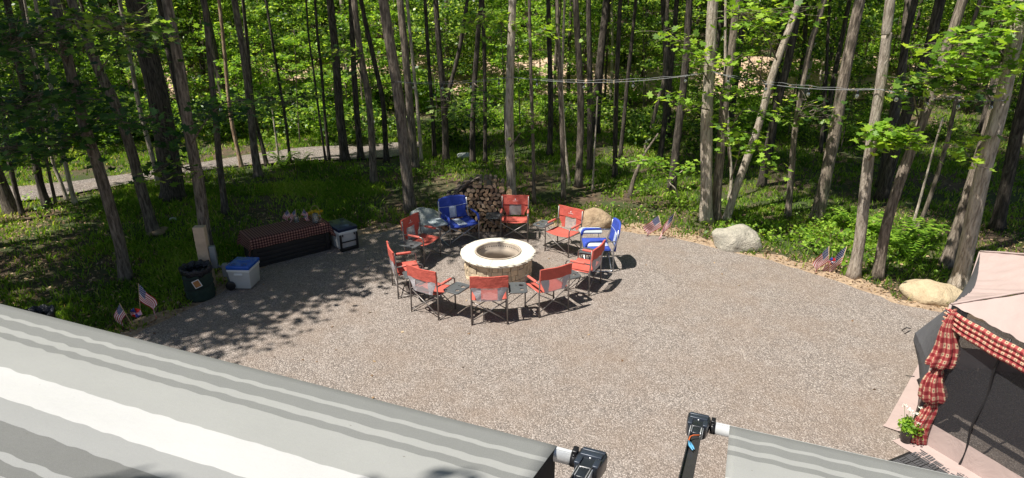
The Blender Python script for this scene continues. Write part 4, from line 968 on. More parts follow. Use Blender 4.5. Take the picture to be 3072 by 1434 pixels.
# bench table with cloth
HT = .60
FL, FR = at(752, 722, HT), at(984, 670, HT); ax = (FR-FL).normalized(); ay = Vector((-ax.y, ax.x, 0)); LT = (FR-FL).length; DT = .60
tb = thing('storage_bench', 'long black plank box table under the checked cloth', 'table', (FL.x, FL.y, .02), math.atan2(ax.y, ax.x))
mb = MB()
for i in range(6): mb.box((LT/2, .04, .05+i*.092), (LT-.10, .025, .088), 0, bev=.004)
for i in range(6): mb.box((LT/2, DT-.04, .05+i*.092), (LT-.10, .025, .088), 0, bev=.004)
for x in (.03, LT-.03):
    for i in range(6): mb.box((x, DT/2, .05+i*.092), (.025, DT-.10, .088), 0, bev=.004)
mb.build('plank_wall', M['deck'], tb)
for x in (.04, LT-.04):
    for y in (.035, DT-.035): MB().box((x, y, HT/2-.02), (.075, .065, HT-.045), 0, bev=.006).build('corner_post', M['deck'], tb)
MB().box((LT/2, DT/2, HT-.035), (LT, DT, .03), 0, bev=.006).build('lid', M['deck'], tb)
MB().box((LT/2, .03, .02), (LT-.1, .05, .04), 0).build('base_rail', M['deck'], tb)
def cloth_fn(a, b_):
    # a along, b across, in metres from the front left corner; beyond the top it hangs
    ox = -min(0, a)+max(0, a-LT); oy = -min(0, b_)+max(0, b_-DT); x = min(max(a, 0), LT); y = min(max(b_, 0), DT); dr = max(ox, oy)+.25*min(ox, oy)
    sx = -1 if a < 0 else (1 if a > LT else 0); sy = -1 if b_ < 0 else (1 if b_ > DT else 0)
    fl = .018+.05*min(1, dr)+.012*math.sin(a*16+b_*11)*min(1, dr*5)
    if ox and oy: fl += .10*min(ox, oy)
    return (x+sx*(fl if ox else 0)+sx*.35*min(ox, oy)*.6, y+sy*(fl if oy else 0)+sy*.35*min(ox, oy)*.6, HT+.004-.02-dr+.003*math.sin(a*7)*(dr == 0)+.02)
NX, NY = 64, 40; ov = .20; ovx = .27
mb = MB()
def amap(u, Lx, o_):
    t_ = u*(Lx+2*o_)-o_; return t_
mb.sheet(lambda u, v: cloth_fn(amap(u, LT, ovx), amap(v, DT, ov)), NX, NY, 0, lambda u, v: (u*(LT+2*ovx), v*(DT+2*ov)))
o = mb.build('tablecloth', M['table_check'], thick=.004, off=1); o.location = (FL.x, FL.y, .02); o.rotation_euler = (0, 0, math.atan2(ax.y, ax.x))
tag(o, 'dark red and black checked cloth draped over the black box table', 'tablecloth')
def ontab(px, py): 
    p = at(px, py, HT+.03); return p
# ------------------------------------------------------------ flags
def flagmat():
    m, t, b = mat('flag cloth'); sp = nd(t, 'SeparateXYZ'); t.links.new(uvn(t), sp.inputs[0]); u, v = sp.outputs[0], sp.outputs[1]
    st = mth(t, 'GREATER_THAN', mth(t, 'FRACT', mth(t, 'MULTIPLY', v, 6.5)), .5)
    c = mixc(t, st, (.55, .03, .05), (.80, .78, .78))
    cant = mth(t, 'MULTIPLY', mth(t, 'LESS_THAN', u, .4), mth(t, 'LESS_THAN', v, .5385))
    fx = mth(t, 'SUBTRACT', mth(t, 'FRACT', mth(t, 'ADD', mth(t, 'MULTIPLY', u, 15), mth(t, 'MULTIPLY', mth(t, 'FLOOR', mth(t, 'MULTIPLY', v, 16.7)), .5))), .5)
    fy = mth(t, 'SUBTRACT', mth(t, 'FRACT', mth(t, 'MULTIPLY', v, 16.7)), .5)
    d = mth(t, 'ADD', mth(t, 'MULTIPLY', fx, fx), mth(t, 'MULTIPLY', fy, fy))
    c = mixc(t, cant, c, mixc(t, mth(t, 'LESS_THAN', d, .06), (.02, .035, .17), (.8, .8, .82)))
    t.links.new(c, b.inputs['Base Color']); b.inputs['Roughness'].default_value = .7
    tl = nd(t, 'BsdfTranslucent'); t.links.new(c, tl.inputs[0]); x = nd(t, 'MixShader'); x.inputs[0].default_value = .3
    t.links.new(b.outputs[0], x.inputs[1]); t.links.new(tl.outputs[0], x.inputs[2]); t.links.new(x.outputs[0], t.nodes['Material Output'].inputs[0]); return m
M['flag'] = flagmat(); M['stick'] = simple('light wooden stick', (.50, .36, .19), .7)
def flag(label, base, top, size, side, droop, seed, group='small flags on sticks'):
    """stick from base to top (world); cloth of size (fly, hoist) hangs from the stick"""
    base = Vector(base); top = Vector(top); o = thing('flag', label, 'flag', base, 0, group)
    d = (top-base); u = d.normalized(); mb = MB(); mb.tube([(0, 0, -.03), d], .0055, 6); s_ = mb.build('stick', M['stick'], o)
    out = Vector((side, -.12, 0)).normalized(); fly, hoist = size
    def fn(a, b_):
        p = d-u*(.01+b_*hoist*(1-.12*a)); ang = droop*(.75+.25*a)
        q = out*math.cos(ang)*fly*a+Vector((0, 0, -math.sin(ang)*fly*a))
        q += Vector((.1, 1, 0))*(.035*math.sin(a*7+seed+b_*2)*a**.5)+out*(.03*math.sin(b_*6+seed)*a)
        return p+q
    mb = MB(); mb.sheet(fn, 16, 12); mb.build('cloth', M['flag'], o); return o
M['foil_red'] = simple('red foil', (.65, .03, .02), .3, .5); M['foil_pink'] = simple('pale pink foil', (.62, .35, .45), .3, .5); M['foil_blue'] = simple('blue foil', (.05, .07, .35), .3, .5)
def pinwheel(label, base, top, r, face=-1.57):
    base = Vector(base); top = Vector(top); o = thing('pinwheel', label, 'pinwheel', base, 0, 'pinwheels beside the flags'); d = top-base
    MB().tube([(0, 0, -.02), d+Vector((0, .02, 0))], .005, 6).build('stick', M['stick'], o)
    for k in range(6):
        a = k*math.pi/3; mb = MB()
        R = Matrix.Translation(d) @ Matrix.Rotation(.25, 4, 'Z') @ Matrix.Rotation(a, 4, 'Y')
        mb.sheet(lambda u, v: (r*u*(.35+.65*v)*.9, -.035*math.sin(math.pi*v)*u-.006, r*v*(1-.35*u)), 4, 5, M=R); mb.build('vane', (M['foil_red'], M['foil_pink'], M['foil_blue'])[k % 3], o)
    MB().lathe([(0, -.006), (.014, -.004), (.014, .004), (0, .006)], 10, c=d-Vector((0, .04, 0))).build('hub', M['white'], o); return o
b0 = at(405, 987); flag('flag on a stick tilted left, nearest the striped awning on the left', b0, atY(358, 909, b0.y), (.30, .2), -.75, 1.15, 0)
b0 = at(424, 981); flag('larger flag with its stick upright, left of the green bin', b0, atY(415, 850, b0.y+.1), (.40, .27), .95, 1.0, 2)
b0 = at(415, 983); pinwheel('red and pink pinwheel between the two flags on the left', b0, atY(408, 938, b0.y), .085)
b0 = at(1995, 712); flag('small flag leaning left, first of the pair at the back right', b0, atY(1976, 646, b0.y), (.40, .27), -1, .70, 1)
b0 = at(2000, 718); flag('taller flag of the pair at the back right', b0, atY(2026, 634, b0.y), (.50, .34), -1, 1.02, 3)
b0 = at(1990, 712); pinwheel('little pinwheel between the pair of flags at the back right', b0, atY(1994, 683, b0.y), .05)
b0 = at(2486, 818); flag('small upright flag left of the pale trunk, at the gravel edge', b0, atY(2487, 738, b0.y), (.42, .30), -1, .98, 2)
b0 = at(2515, 815); flag('larger slanting flag next to the pale trunk, at the gravel edge', b0, atY(2541, 738, b0.y), (.54, .36), -1, .88, .5)
b0 = at(2492, 820); pinwheel('pink pinwheel between the two flags next to the pale trunk', b0, atY(2494, 783, b0.y), .075)
M['glass'] = mat('clear glass')[0]; gb = M['glass'].node_tree.nodes['Principled BSDF']; gb.inputs['Transmission Weight'].default_value = .9; gb.inputs['Roughness'].default_value = .05; gb.inputs['Base Color'].default_value = (.85, .9, .88, 1)
# things on the table
p = ontab(890, 666); v0 = thing('glass_jar', 'clear glass jar holding three little flags on the checked cloth', 'jar', p)
MB().lathe([(.0, .0), (.045, .0), (.05, .01), (.05, .10), (.042, .12), (.046, .13), (.044, .13), (.039, .12), (.046, .1), (.046, .012), (0, .006)], 18).build('body', M['glass'], v0)
for i, (tx, sd) in enumerate(((-.16, -1), (.0, -.3), (.17, 1))):
    flag(('little flag leaning left in the glass jar', 'little flag standing upright in the glass jar', 'little flag leaning right in the glass jar')[i], p+Vector((tx*.12, 0, .02)), p+Vector((tx, .02*i, .27)), (.20, .13), sd, .95, i*2, 'little flags in the jar')
p = ontab(948, 655); bk = thing('flower_basket', 'wicker basket of yellow flowers with a hoop handle on the table', 'basket', p)
M['wicker'] = simple('tan wicker', (.36, .26, .13), .8, 0, .3, 60, .8, .01)
MB().lathe([(0, 0), (.08, 0), (.10, .06), (.11, .10), (.10, .10), (.09, .06)], 18).build('basket_body', M['wicker'], bk)
MB().tube([(.10*math.cos(a), 0, .09+.19*math.sin(a)) for a in [i*math.pi/12 for i in range(13)]], .007, 6).build('handle', M['wicker'], bk)
M['yellow'] = leafmat('yellow petals', [(0, (.65, .38, .01)), (.5, (.85, .58, .02)), (1, (.9, .7, .08))], (1, 1, 1), .2)
C = blob((0, 0, .13), (.13, .09, .045), 22, 12, .018, .6); polymesh('flowers', leaves(C, .045, 1.2), 4, rng.uniform(0, 1, len(C)), M['yellow'], bk)
p = ontab(918, 664); cp = thing('drinking_glass', 'pale drinking glass between the flag jar and the glass pitcher', 'glass', p)
MB().lathe([(0, 0), (.03, 0), (.036, .13), (.033, .13), (.028, .006), (0, .004)], 16).build('body', M['glass'], cp); MB().lathe([(0, .008), (.027, .008), (.032, .10), (0, .10)], 16).build('drink', simple('cloudy drink', (.45, .42, .32), .3), cp)
p = ontab(948, 668); pt = thing('glass_pitcher', 'clear glass pitcher with a looped handle at the right end of the table', 'pitcher', p)
MB().lathe([(0, 0), (.055, 0), (.07, .05), (.062, .12), (.05, .15), (.06, .19), (.056, .19), (.046, .15), (.057, .12), (.064, .05), (.05, .008), (0, .006)], 20).build('body', M['glass'], pt)
MB().tube([(.055, 0, .17), (.10, 0, .165), (.115, 0, .11), (.095, 0, .06), (.066, 0, .05)], .007, 8).build('handle', M['glass'], pt)

# ------------------------------------------------------------ coolers
M['coolwhite'] = simple('off white cooler plastic', (.50, .50, .49), .45, 0, .03); M['lidblue'] = simple('glossy blue lid', (.02, .10, .48), .25, 0, .05); M['lidnavy'] = simple('navy blue lid', (.012, .022, .06), .35, 0, .1)
a0 = at(688, 871); a1 = at(759, 876); rz = math.atan2(a1.y-a0.y, a1.x-a0.x)
c1 = thing('wheeled_cooler', 'white cooler with a glossy blue lid and a black wheel, beside the checked table', 'cooler', ((a0.x+a1.x)/2+.0, (a0.y+a1.y)/2, .024), rz+.10, 'coolers')
w = .40; dp = .44
def taper(bm, k):
    for v in bm.verts:
        if v.co.z < 0: v.co.x *= k; v.co.y *= k
def tbox(dims, k, bev=.02):
    bm = bmesh.new(); bmesh.ops.create_cube(bm, size=1)
    for v in bm.verts: v.co = Vector((v.co.x*dims[0]*(k if v.co.z < 0 else 1), v.co.y*dims[1]*(k if v.co.z < 0 else 1), v.co.z*dims[2]))
    bmesh.ops.bevel(bm, geom=list(bm.edges), offset=bev, segments=3, affect='EDGES', profile=.5); return bm
mb = MB(); bm = tbox((w, dp, .34), .90); mb.addbm(bm, 0, Matrix.Translation((0, dp/2, .18)), True); bm.free(); bd = mb.build('body', M['coolwhite'], c1)
mb = MB(); bm = tbox((w+.02, dp+.02, .045), .98, .01); mb.addbm(bm, 0, Matrix.Translation((0, dp/2, .365)), True); bm.free(); mb.build('rim', M['white'], c1)
mb = MB(); bm = tbox((w+.03, dp+.03, .07), .97, .018); mb.addbm(bm, 0, Matrix.Translation((0, dp/2, .422)), True); bm.free(); ld = mb.build('lid', M['lidblue'], c1)
for x in (-.11, .09): MB().lathe([(.045, .0), (.047, .004), (.04, .004), (.036, -.001)], 20, c=(x, .08, .4575)).build('cup_holder', M['lidnavy'], ld)
MB().box((0, dp/2+.08, .460), (.26, .12, .008), 0, bev=.003).build('hatch', M['lidblue'], ld)
MB().box((0, -.008, .305), (.15, .03, .035), 0, bev=.008).build('handle', M['white'], c1)
MB().box((.02, .016, .16), (.28, .008, .17), 0, bev=.003).build('front_panel', M['coolwhite'], c1)
for s, x in ((-1, -w/2+.0),):
    wh = MB(); wh.lathe([(.0, -.02), (.03, -.022), (.055, -.02), (.075, -.022), (.082, -.012), (.082, .018), (.07, .022), (0, .02)], 28); o = wh.build('wheel', M['black'], c1); o.rotation_euler = (0, math.pi/2, 0); o.rotation_euler = (math.pi/2, 0, .25); o.location = (x+.035, -.015, .085)
    hb = MB(); hb.lathe([(0, .024), (.016, .024), (.018, .02)], 12); hb.build('hub', M['deck'], o)
for x in (-w/2-.006,): MB().tube([(x-.005, .10, .30), (x-.03, .12, .45), (x-.03, .32, .45), (x-.005, .34, .30)], .012, 8).build('pull_handle', M['black'], c1)
a0 = at(1026, 760); a1 = at(1074, 747); rz = math.atan2(a1.y-a0.y, a1.x-a0.x)
w2 = .42; c2 = thing('cooler', 'white cooler with a navy lid and black end frame, right of the checked table', 'cooler', ((a0.x+a1.x)/2, (a0.y+a1.y)/2, .024), rz, 'coolers')
d2 = .62
mb = MB(); bm = tbox((w2-.04, d2, .36), .90); mb.addbm(bm, 0, Matrix.Translation((0, d2/2, .20)), True); bm.free(); mb.build('body', M['coolwhite'], c2)
mb = MB(); bm = tbox((w2, d2+.02, .06), .97, .012); mb.addbm(bm, 0, Matrix.Translation((0, d2/2, .395)), True); bm.free(); mb.build('rim', M['white'], c2)
mb = MB(); bm = tbox((w2+.02, d2+.03, .075), .95, .018); mb.addbm(bm, 0, Matrix.Translation((0, d2/2, .46)), True); bm.free(); ld = mb.build('lid', M['lidnavy'], c2)
for x, y in ((-.12, .10), (.12, .10), (-.12, .52), (.12, .52)): MB().lathe([(.04, .0), (.043, .005), (.036, .005), (.032, 0)], 18, c=(x, y, .4965)).build('cup_holder', M['black'], ld)
MB().box((.0, .31, .4985), (.20, .012, .006), 0, rz=.9).build('ruler_groove', M['black'], ld)
mb = MB()
for x in (-w2/2+.03, w2/2-.03): mb.box((x, -.005, .19), (.035, .04, .36), 0, bev=.006); mb.box((x+(.05 if x < 0 else -.05), -.003, .345), (.02, .03, .05), 0, bev=.004)
mb.box((0, -.008, .20), (w2-.09, .02, .022), 0, bev=.004); mb.box((0, .01, .04), (w2-.02, .06, .06), 0, bev=.01)
mb.build('end_frame', M['black'], c2)
for x in (-w2/2+.02,): 
    o = MB().lathe([(0, -.02), (.06, -.02), (.065, -.01), (.065, .015), (0, .02)], 20).build('wheel', M['black'], c2); o.rotation_euler = (0, math.pi/2, 0); o.location = (x, d2-.08, .065)

# ------------------------------------------------------------ wooden post with electric boxes, bins
M['pine'] = simple('weathered pine', (.50, .38, .27), .85, 0, .22, 5, .6, .006)
pb = at(632, 862); PW = .19
zp = [z for z in [i*.01 for i in range(80, 220)] if (lambda q: q)(717-F*((pb.y*math.sin(PITCH)+(z-CAMH)*math.cos(PITCH))/(pb.y*math.cos(PITCH)-(z-CAMH)*math.sin(PITCH)))) < 680][0]
ps = thing('utility_post', 'square weathered wooden post with grey electric boxes on its side', 'post', pb, .12)
mb = MB(); mb.box((0, 0, zp/2), (PW, PW*.75, zp), 0, bev=.008); mb.build('post', M['pine'], ps)
M['pvc'] = simple('grey conduit plastic', (.20, .22, .23), .5, 0, .06)
mb = MB(); mb.box((PW/2+.06, -.02, zp-.58), (.10, .07, .42), 0, bev=.008); mb.build('meter_box', M['pvc'], ps)
mb = MB(); mb.box((PW/2+.27, -.07, zp-.82), (.15, .11, .24), 0, bev=.012); mb.tube([(PW/2+.11, -.03, zp-.76), (PW/2+.2, -.06, zp-.77)], .02, 8)
mb.build('outlet_box', M['pvc'], ps)
mb = MB(); mb.tube([(PW/2+.27, -.05, zp-.94), (PW/2+.27, -.05, 0)], .028, 12); mb.lathe([(.036, 0), (.036, .07)], 12, c=(PW/2+.27, -.05, zp-1.0)); mb.build('conduit', M['pvc'], ps)
M['bin'] = cloth('dark green canvas', (.012, .03, .022), .3, 0, 9); M['bag'] = simple('black glossy bag', (.012, .013, .018), .22, 0, .2, 6, 1, .03); M['bagb'] = simple('navy white speckled bag', (.05, .06, .10), .4, 0, .9, 40, 1, .02)
M['card'] = simple('orange brown card', (.38, .17, .05), .7)
def bin_(label, loc, h, r, full=True):
    o = thing('garbage_bin', label, 'bin', loc, 0, 'pop up bins')
    prof = [(0, .01), (r*.97, .0), (r, .02)]+[(r*(1+.018*math.sin(i*1.9)), .02+(h-.02)*i/14) for i in range(1, 15)]+[(r*.96, h), (r*.95, h-.3)]
    MB().lathe(prof, 36, jit=.004).build('canvas_body', M['bin'], o)
    mb = MB()
    for i in range(14): pass
    mb.tube([(r*1.015*math.cos(t_), r*1.015*math.sin(t_), .08+(h-.16)*k/60) for k, t_ in enumerate([q*.2 for q in range(61)])], .006, 5); mb.build('spring_seam', M['blackmatte'], o)
    mb = MB()
    def bf(u, v):
        a = 2*math.pi*u; rr = r*(.80+.30*math.sin(math.pi*min(1, v*1.15))+.05*math.sin(a*13)*v+.04*math.sin(a*7+1)); z = h-.16+.24*math.sin(math.pi*v*.62)-.14*max(0, v-.6)*2.2+.025*math.sin(a*11+2)*v
        return (rr*math.cos(a), rr*math.sin(a), z)
    mb.sheet(bf, 60, 9); mb.sheet(lambda u, v: (r*.82*(1-v*.9)*math.cos(2*math.pi*u), r*.82*(1-v*.9)*math.sin(2*math.pi*u), h-.16-.25*v), 30, 3)
    mb.build('bag_liner', M['bag'], o)
    return o
bp = at(605, 893); bn = bin_('green pop up bin with black bag and brown tag, before the wooden post', (bp.x, bp.y, .02), .54, .235)
mb = MB(); R_ = Matrix.Translation((.10, -.245, .36)) @ Matrix.Rotation(.38, 4, 'Z') @ Matrix.Rotation(-.35, 4, 'Y')
mb.box((0, 0, 0), (.125, .008, .145), 0, M=R_) if False else mb.add([tuple(R_ @ Vector(v)) for v in ((-.06, -.004, -.07), (.06, -.004, -.07), (.06, -.004, .07), (-.06, -.004, .07), (-.06, .004, -.07), (.06, .004, -.07), (.06, .004, .07), (-.06, .004, .07))], [(0, 1, 2, 3), (7, 6, 5, 4), (0, 4, 5, 1), (1, 5, 6, 2), (2, 6, 7, 3), (3, 7, 4, 0)])
lab = mb.build('label_frame', M['white'], bn); mb = MB(); mb.add([tuple(R_ @ Vector(v)) for v in ((-.048, -.006, -.058), (.048, -.006, -.058), (.048, -.006, .058), (-.048, -.006, .058))], [(0, 1, 2, 3)]); mb.build('card', M['card'], lab)
q = at(105, 945, .55); b2 = bin_('second bin, just its dark bag showing above the awning', (q.x, q.y, .02), .52, .235); b2.children[2].data = b2.children[2].data.copy(); b2.children[2].data.materials[0] = M['bagb']

# ------------------------------------------------------------ string lights
wires = [('T23', 'T30', (1185, 245), (1530, 231), 'string of light bulbs from the ridged trunk to the pale trunk by the firewood'), ('T30', 'T42', (1530, 231), (2124, 218), 'string of light bulbs sagging between the two tall pale trunks'),
         ('T42', 'T48', (2124, 212), (2640, 268), 'string of light bulbs from the pale trunk to the one by the right flags'), ('T48', 'T50', (2640, 268), (3018, 302), 'string of light bulbs at the right, passing behind the maple leaves'), ('T5', 'T23', (542, 312), (1185, 245), 'dark light string high across the left trees')]
M['wire'] = simple('grey cable', (.25, .26, .27), .5); M['bulb'] = simple('clear bulb', (.55, .57, .6), .05, 0, .03); M['bulb'].node_tree.nodes['Principled BSDF'].inputs['Transmission Weight'].default_value = .85
for k1, k2, p1, p2, lb in wires:
    A = atY(*p1, TREES[k1][1].y-.12); B = atY(*p2, TREES[k2][1].y-.12); o = thing('light_string', lb, 'string lights', A, 0, 'light strings between the trees')
    n = 20; sag = .22*(B-A).length/6; pts = [(B-A)*(i/n)+Vector((0, 0, -4*sag*(i/n)*(1-i/n))) for i in range(n+1)]
    mb = MB(); mb.tube(pts, .005, 5); mb.tube([p+Vector((0, .01, .05*math.sin(math.pi*i/n)+.012*math.sin(i*2.1))) for i, p in enumerate(pts)], .0035, 5); mb.build('cable', M['wire'] if k1 != 'T5' else M['black'], o)
    for i in range(3, n, 5 if k1 != 'T5' else 20):
        s_ = MB().lathe([(0, 0), (.02, -.005), (.022, -.06), (.018, -.065)], 10, c=tuple(pts[i])).build('socket', M['black'], o)
        MB().lathe([(.012, -.065), (.028, -.09), (.032, -.115), (.02, -.14), (0, -.147)], 10, c=tuple(pts[i])).build('bulb', M['bulb'], s_)

# ------------------------------------------------------------ screen tent
M['tent'] = cloth('dusty pink polyester', (.44, .34, .315), .06, .12, 3, bstr=1.0); M['tentgrey'] = cloth('grey tent edge cloth', (.10, .10, .11), .06, .1, 5)
def meshmat():
    m, t, b = mat('dark insect screen'); b.inputs['Base Color'].default_value = (.035, .035, .04, 1); b.inputs['Roughness'].default_value = .6
    tp = nd(t, 'BsdfTransparent'); x = nd(t, 'MixShader'); x.inputs[0].default_value = .52
    t.links.new(tp.outputs[0], x.inputs[1]); t.links.new(b.outputs[0], x.inputs[2]); t.links.new(x.outputs[0], t.nodes['Material Output'].inputs[0]); return m
M['screen'] = meshmat()
A_ = Vector((4.82, 6.22, 1.80)); B_ = Vector((6.19, 7.74, 1.80)); d1 = (B_-A_).normalized(); Cn = None
R = 1.98; fa = math.radians(-67)
HX = [A_, B_]; ang = math.atan2(d1.y, d1.x)
for k in range(4):
    ang -= math.radians(60); HX.append(HX[-1]+Vector((math.cos(ang), math.sin(ang), 0))*R)
HX[5] = A_+Vector((math.cos(fa), math.sin(fa), 0))*R
cen = sum(HX, Vector())/6; PK = Vector((cen.x, cen.y, 2.42))
tent = thing('screen_tent', 'pink hexagonal screen tent with dark mesh walls at the lower right', 'tent', (cen.x, cen.y, 0)); TO = Vector((cen.x, cen.y, 0))
ft = [Vector((p.x, p.y, 0))+(Vector((p.x, p.y, 0))-TO).normalized()*.05 for p in HX]
for k in range(6):
    P0, P1 = HX[k]-TO, HX[(k+1) % 6]-TO; PP = PK-TO
    def rf(u, v):
        e = P0.lerp(P1, u)-Vector((0, 0, .11*math.sin(math.pi*u))); e = e+(Vector((e.x, e.y, 0)).normalized()*(-.10*math.sin(math.pi*u)))
        p = e.lerp(PP, v); p.z -= .10*math.sin(math.pi*v)*math.sin(math.pi*u)-.012*math.sin(u*9+v*4)-.010*math.sin(u*46)*(1-v)**3*math.sin(math.pi*u)-.006*math.sin((u-.5)*24/(v+.25))*(1-v); return p
    MB().sheet(rf, 60, 30).build('roof_panel', M['tent'], tent)
    mb = MB(); mb.tube([rf(0, i/14)+Vector((0, 0, .004)) for i in range(15)], .012, 6); mb.build('roof_seam', M['tent'], tent)
    F0, F1 = ft[k]-TO, ft[(k+1) % 6]-TO; outw = ((F0+F1)/2); outw.z = 0; outw.normalize()
    hub = .26 if k == 0 else (.12 if k != 5 else .02)
    def wf(u, z):
        t_ = z/1.8; a = F0.lerp(F1, u); b_ = rf(u, 0); p = a.lerp(b_, t_); bul = math.sin(math.pi*min(1, t_))*math.sin(math.pi*u)**1
        tri = (1-abs(2*u-1))*(1-abs(2*t_-1)); return p+outw*hub*1.6*tri-outw*.06*math.sin(math.pi*u)*(k == 5)
    MB().sheet(lambda u, v: wf(u, .34+1.46*v), 16, 12, smooth=False).build('screen_wall', M['screen'] if k != 0 else M['tentgrey'], tent)
    MB().sheet(lambda u, v: wf(u, .0+.34*v), 16, 3).build('wall_sill', M['tent'], tent)
    MB().sheet(lambda u, v: tuple(wf(u, 0)+outw*(.27*v)+Vector((0, 0, .05-.014*v+.006*math.sin(u*31+v*7)*v))), 26, 4).build('skirt', M['tent'], tent)
    mb = MB(); mb.tube([F0, HX[k]-TO], .014, 8, 0); mb.sheet(lambda u, v: tuple((F0+(HX[k]-TO-F0)*v)+outw*.012+(F1-F0).normalized()*.10*u), 1, 6); mb.build('corner_strip', M['tent'], tent)
    cn = F0.normalized(); mb = MB(); mb.sheet(lambda u, v: tuple(F0+Vector((0, 0, .049-.014*v))+((( (ft[k-1]-ft[k]).cross(Vector((0,0,1))).normalized())*-1).lerp(outw, u)).normalized()*(.285*v)), 6, 4)
    mb.build('corner_skirt', M['tent'], tent)
def zl(v):
    return wf(.72, .02+1.7*v)+outw*.01+Vector((.02*math.sin(v*14), 0, 0))
MB().tube([zl(i/24) for i in range(25)], .012, 6).build('zipper', M['black'], tent)
hp = (HX[0]+HX[1])/2-TO; mb = MB(); ow = Vector((d1.y*-1, d1.x, 0)); hpw = Vector((hp.x, hp.y, .92))+ow*.42
mb.tube([hpw, hpw+ow*.05+Vector((0, 0, -.01)), hpw+ow*.09+Vector((0, 0, -.06)), hpw+ow*.05+Vector((0, 0, -.1)), hpw+Vector((0, 0, -.03))], .008, 6); mb.build('pull_loop', M['black'], tent)
MB().lathe([(0, .004), (2.0, .004)], 6).build('floor', simple('dark tent floor', (.05, .05, .055), .8), tent)
# curtain tied in three puffs and the swag along the roof edge
cu = thing('curtain', 'red and cream checked curtain tied in three puffs down the tent corner', 'curtain', A_, 0, 'checked curtains on the tent')
D1 = (HX[5]-A_).normalized(); Wd = -(Vector((1, .1, 0)).normalized())
prof = [(0, .012), (.06, .028), (.25, .065), (.5, .105), (.66, .125), (.71, .115), (.72, .04), (.75, .04), (.85, .075), (1.0, .105), (1.12, .12), (1.17, .105), (1.18, .045), (1.2, .05), (1.3, .07), (1.5, .08), (1.68, .085), (1.74, .08)]
def puff(z0, z1, name):
    pr = [(h, r) for h, r in prof if z0 <= h <= z1]; mb = MB(); nu = 48
    def fn(u, v):
        x = v*(len(pr)-1); i = min(int(x), len(pr)-2); f = x-i; h = pr[i][0]*(1-f)+pr[i+1][0]*f; r = pr[i][1]*(1-f)+pr[i+1][1]*f
        a = 2*math.pi*u; q = r*(1+.20*math.sin(a*7+h*2)*min(1, h*3)+.10*math.sin(a*12+1)); c = Vector((-.01-.005*h, -.10-.02*h, -h))+Vector((-.03*math.sin(h*9), 0, 0))
        return c+Vector((q*1.15*math.cos(a), q*.62*math.sin(a), 0))
    mb.sheet(fn, nu, 22, 0, lambda u, v: (u*.9, pr[0][0]+(pr[-1][0]-pr[0][0])*v)); return mb.build(name, M['curtain'], cu)
puff(0, .73, 'upper_puff'); puff(.72, 1.19, 'middle_puff'); puff(1.18, 1.8, 'lower_puff')
sw = thing('curtain_swag', 'checked swag gathered along the front roof edge of the tent', 'curtain', A_, 0, 'checked curtains on the tent')
E_ = HX[5]-A_
for q in range(4):
    def sf(u, v):
        p = E_*u-Vector((0, 0, .12*math.sin(math.pi*u)+.02+.052*q+.075*v*(1-.7*math.exp(-u*12)))); o_ = Vector((D1.y, -D1.x, 0))*(-1 if D1.x < 0 else 1)
        o_ = Vector((-.93, -.36, 0)); return p+o_*(.05-.05*math.sin(math.pi*u)+.028*math.sin(math.pi*v)+.012*q*0)+Vector((0, 0, .004*math.sin(u*40)))
    MB().sheet(sf, 50, 5, 0, lambda u, v: (u*2.0, v*.10+q*.05)).build('fold', M['curtain'], sw, thick=.003)
# flower pot
pp = at(2716, 1322, .05); fpot = thing('flower_pot', 'black pot of white yarrow standing on the tent skirt', 'potted plant', (pp.x, pp.y, .055))
MB().lathe([(0, 0), (.055, 0), (.075, .14), (.08, .15), (.072, .15), (.066, .13), (0, .13)], 24).build('pot', M['black'], fpot)
C = blob((0.02, 0, .20), (.10, .09, .07), 34, 20, .03, .8); polymesh('foliage', leaves(C, .045, 1.0), 4, rng.uniform(0, 1, len(C)), M['leaf_lime'], fpot)
mb = MB(); heads = [(-.10, .03, .47), (-.05, .0, .43), (-.01, -.02, .39), (.10, .03, .44), (.13, .02, .41), (.06, 0, .37), (.11, -.05, .33), (.16, -.03, .32), (.05, -.06, .29)]
for x, y, z in heads: mb.tube([(x*.2, y*.2, .13), (x*.7, y*.7, z*.7), (x, y, z)], .0025, 4)
mb.build('stems', M['leaf_dark'] if False else simple('green stem', (.10, .16, .05), .7), fpot); C = []
for x, y, z in heads:
    for _ in range(26): a = random.uniform(0, 6.28); r = random.uniform(0, .034); C.append((x+r*math.cos(a), y+r*math.sin(a), z+random.uniform(0, .012)))
polymesh('flower_heads', leaves(np.array(C), .016, .4), 4, rng.uniform(0, 1, len(C)), leafmat('white petals', [(0, (.7, .7, .6)), (1, (.85, .85, .8))], (1, 1, 1), .2), fpot)
# rubber mat with a woven pattern
m0 = at(2655, 1387, .05); m1 = at(2738, 1352, .05); e1 = (m1-m0).normalized(); e2 = Vector((e1.y, -e1.x, 0))
mt = thing('door_mat', 'black rubber mat with a basket weave pattern beside the tent', 'mat', (m0.x, m0.y, .024), math.atan2(e1.y, e1.x))
mb = MB(); mb.box((.40, -.55, .006), (.84, 1.14, .010), 0, bev=.003)
ba = mb.build('mat_base', M['deck'], mt); mb = MB()
for i in range(8):
    for j in range(11):
        cx_, cy_ = .05+i*.1, -.06-j*.1
        for k in range(3):
            o_ = (k-1)*.030
            mb.box((cx_+(o_ if (i+j) % 2 else 0), cy_-(0 if (i+j) % 2 else o_), .014), ((.022, .092, .008) if (i+j) % 2 else (.092, .022, .008)), 0)
mb.build('woven_ribs', simple('worn grey rubber', (.065, .065, .07), .6, 0, .2), mt)

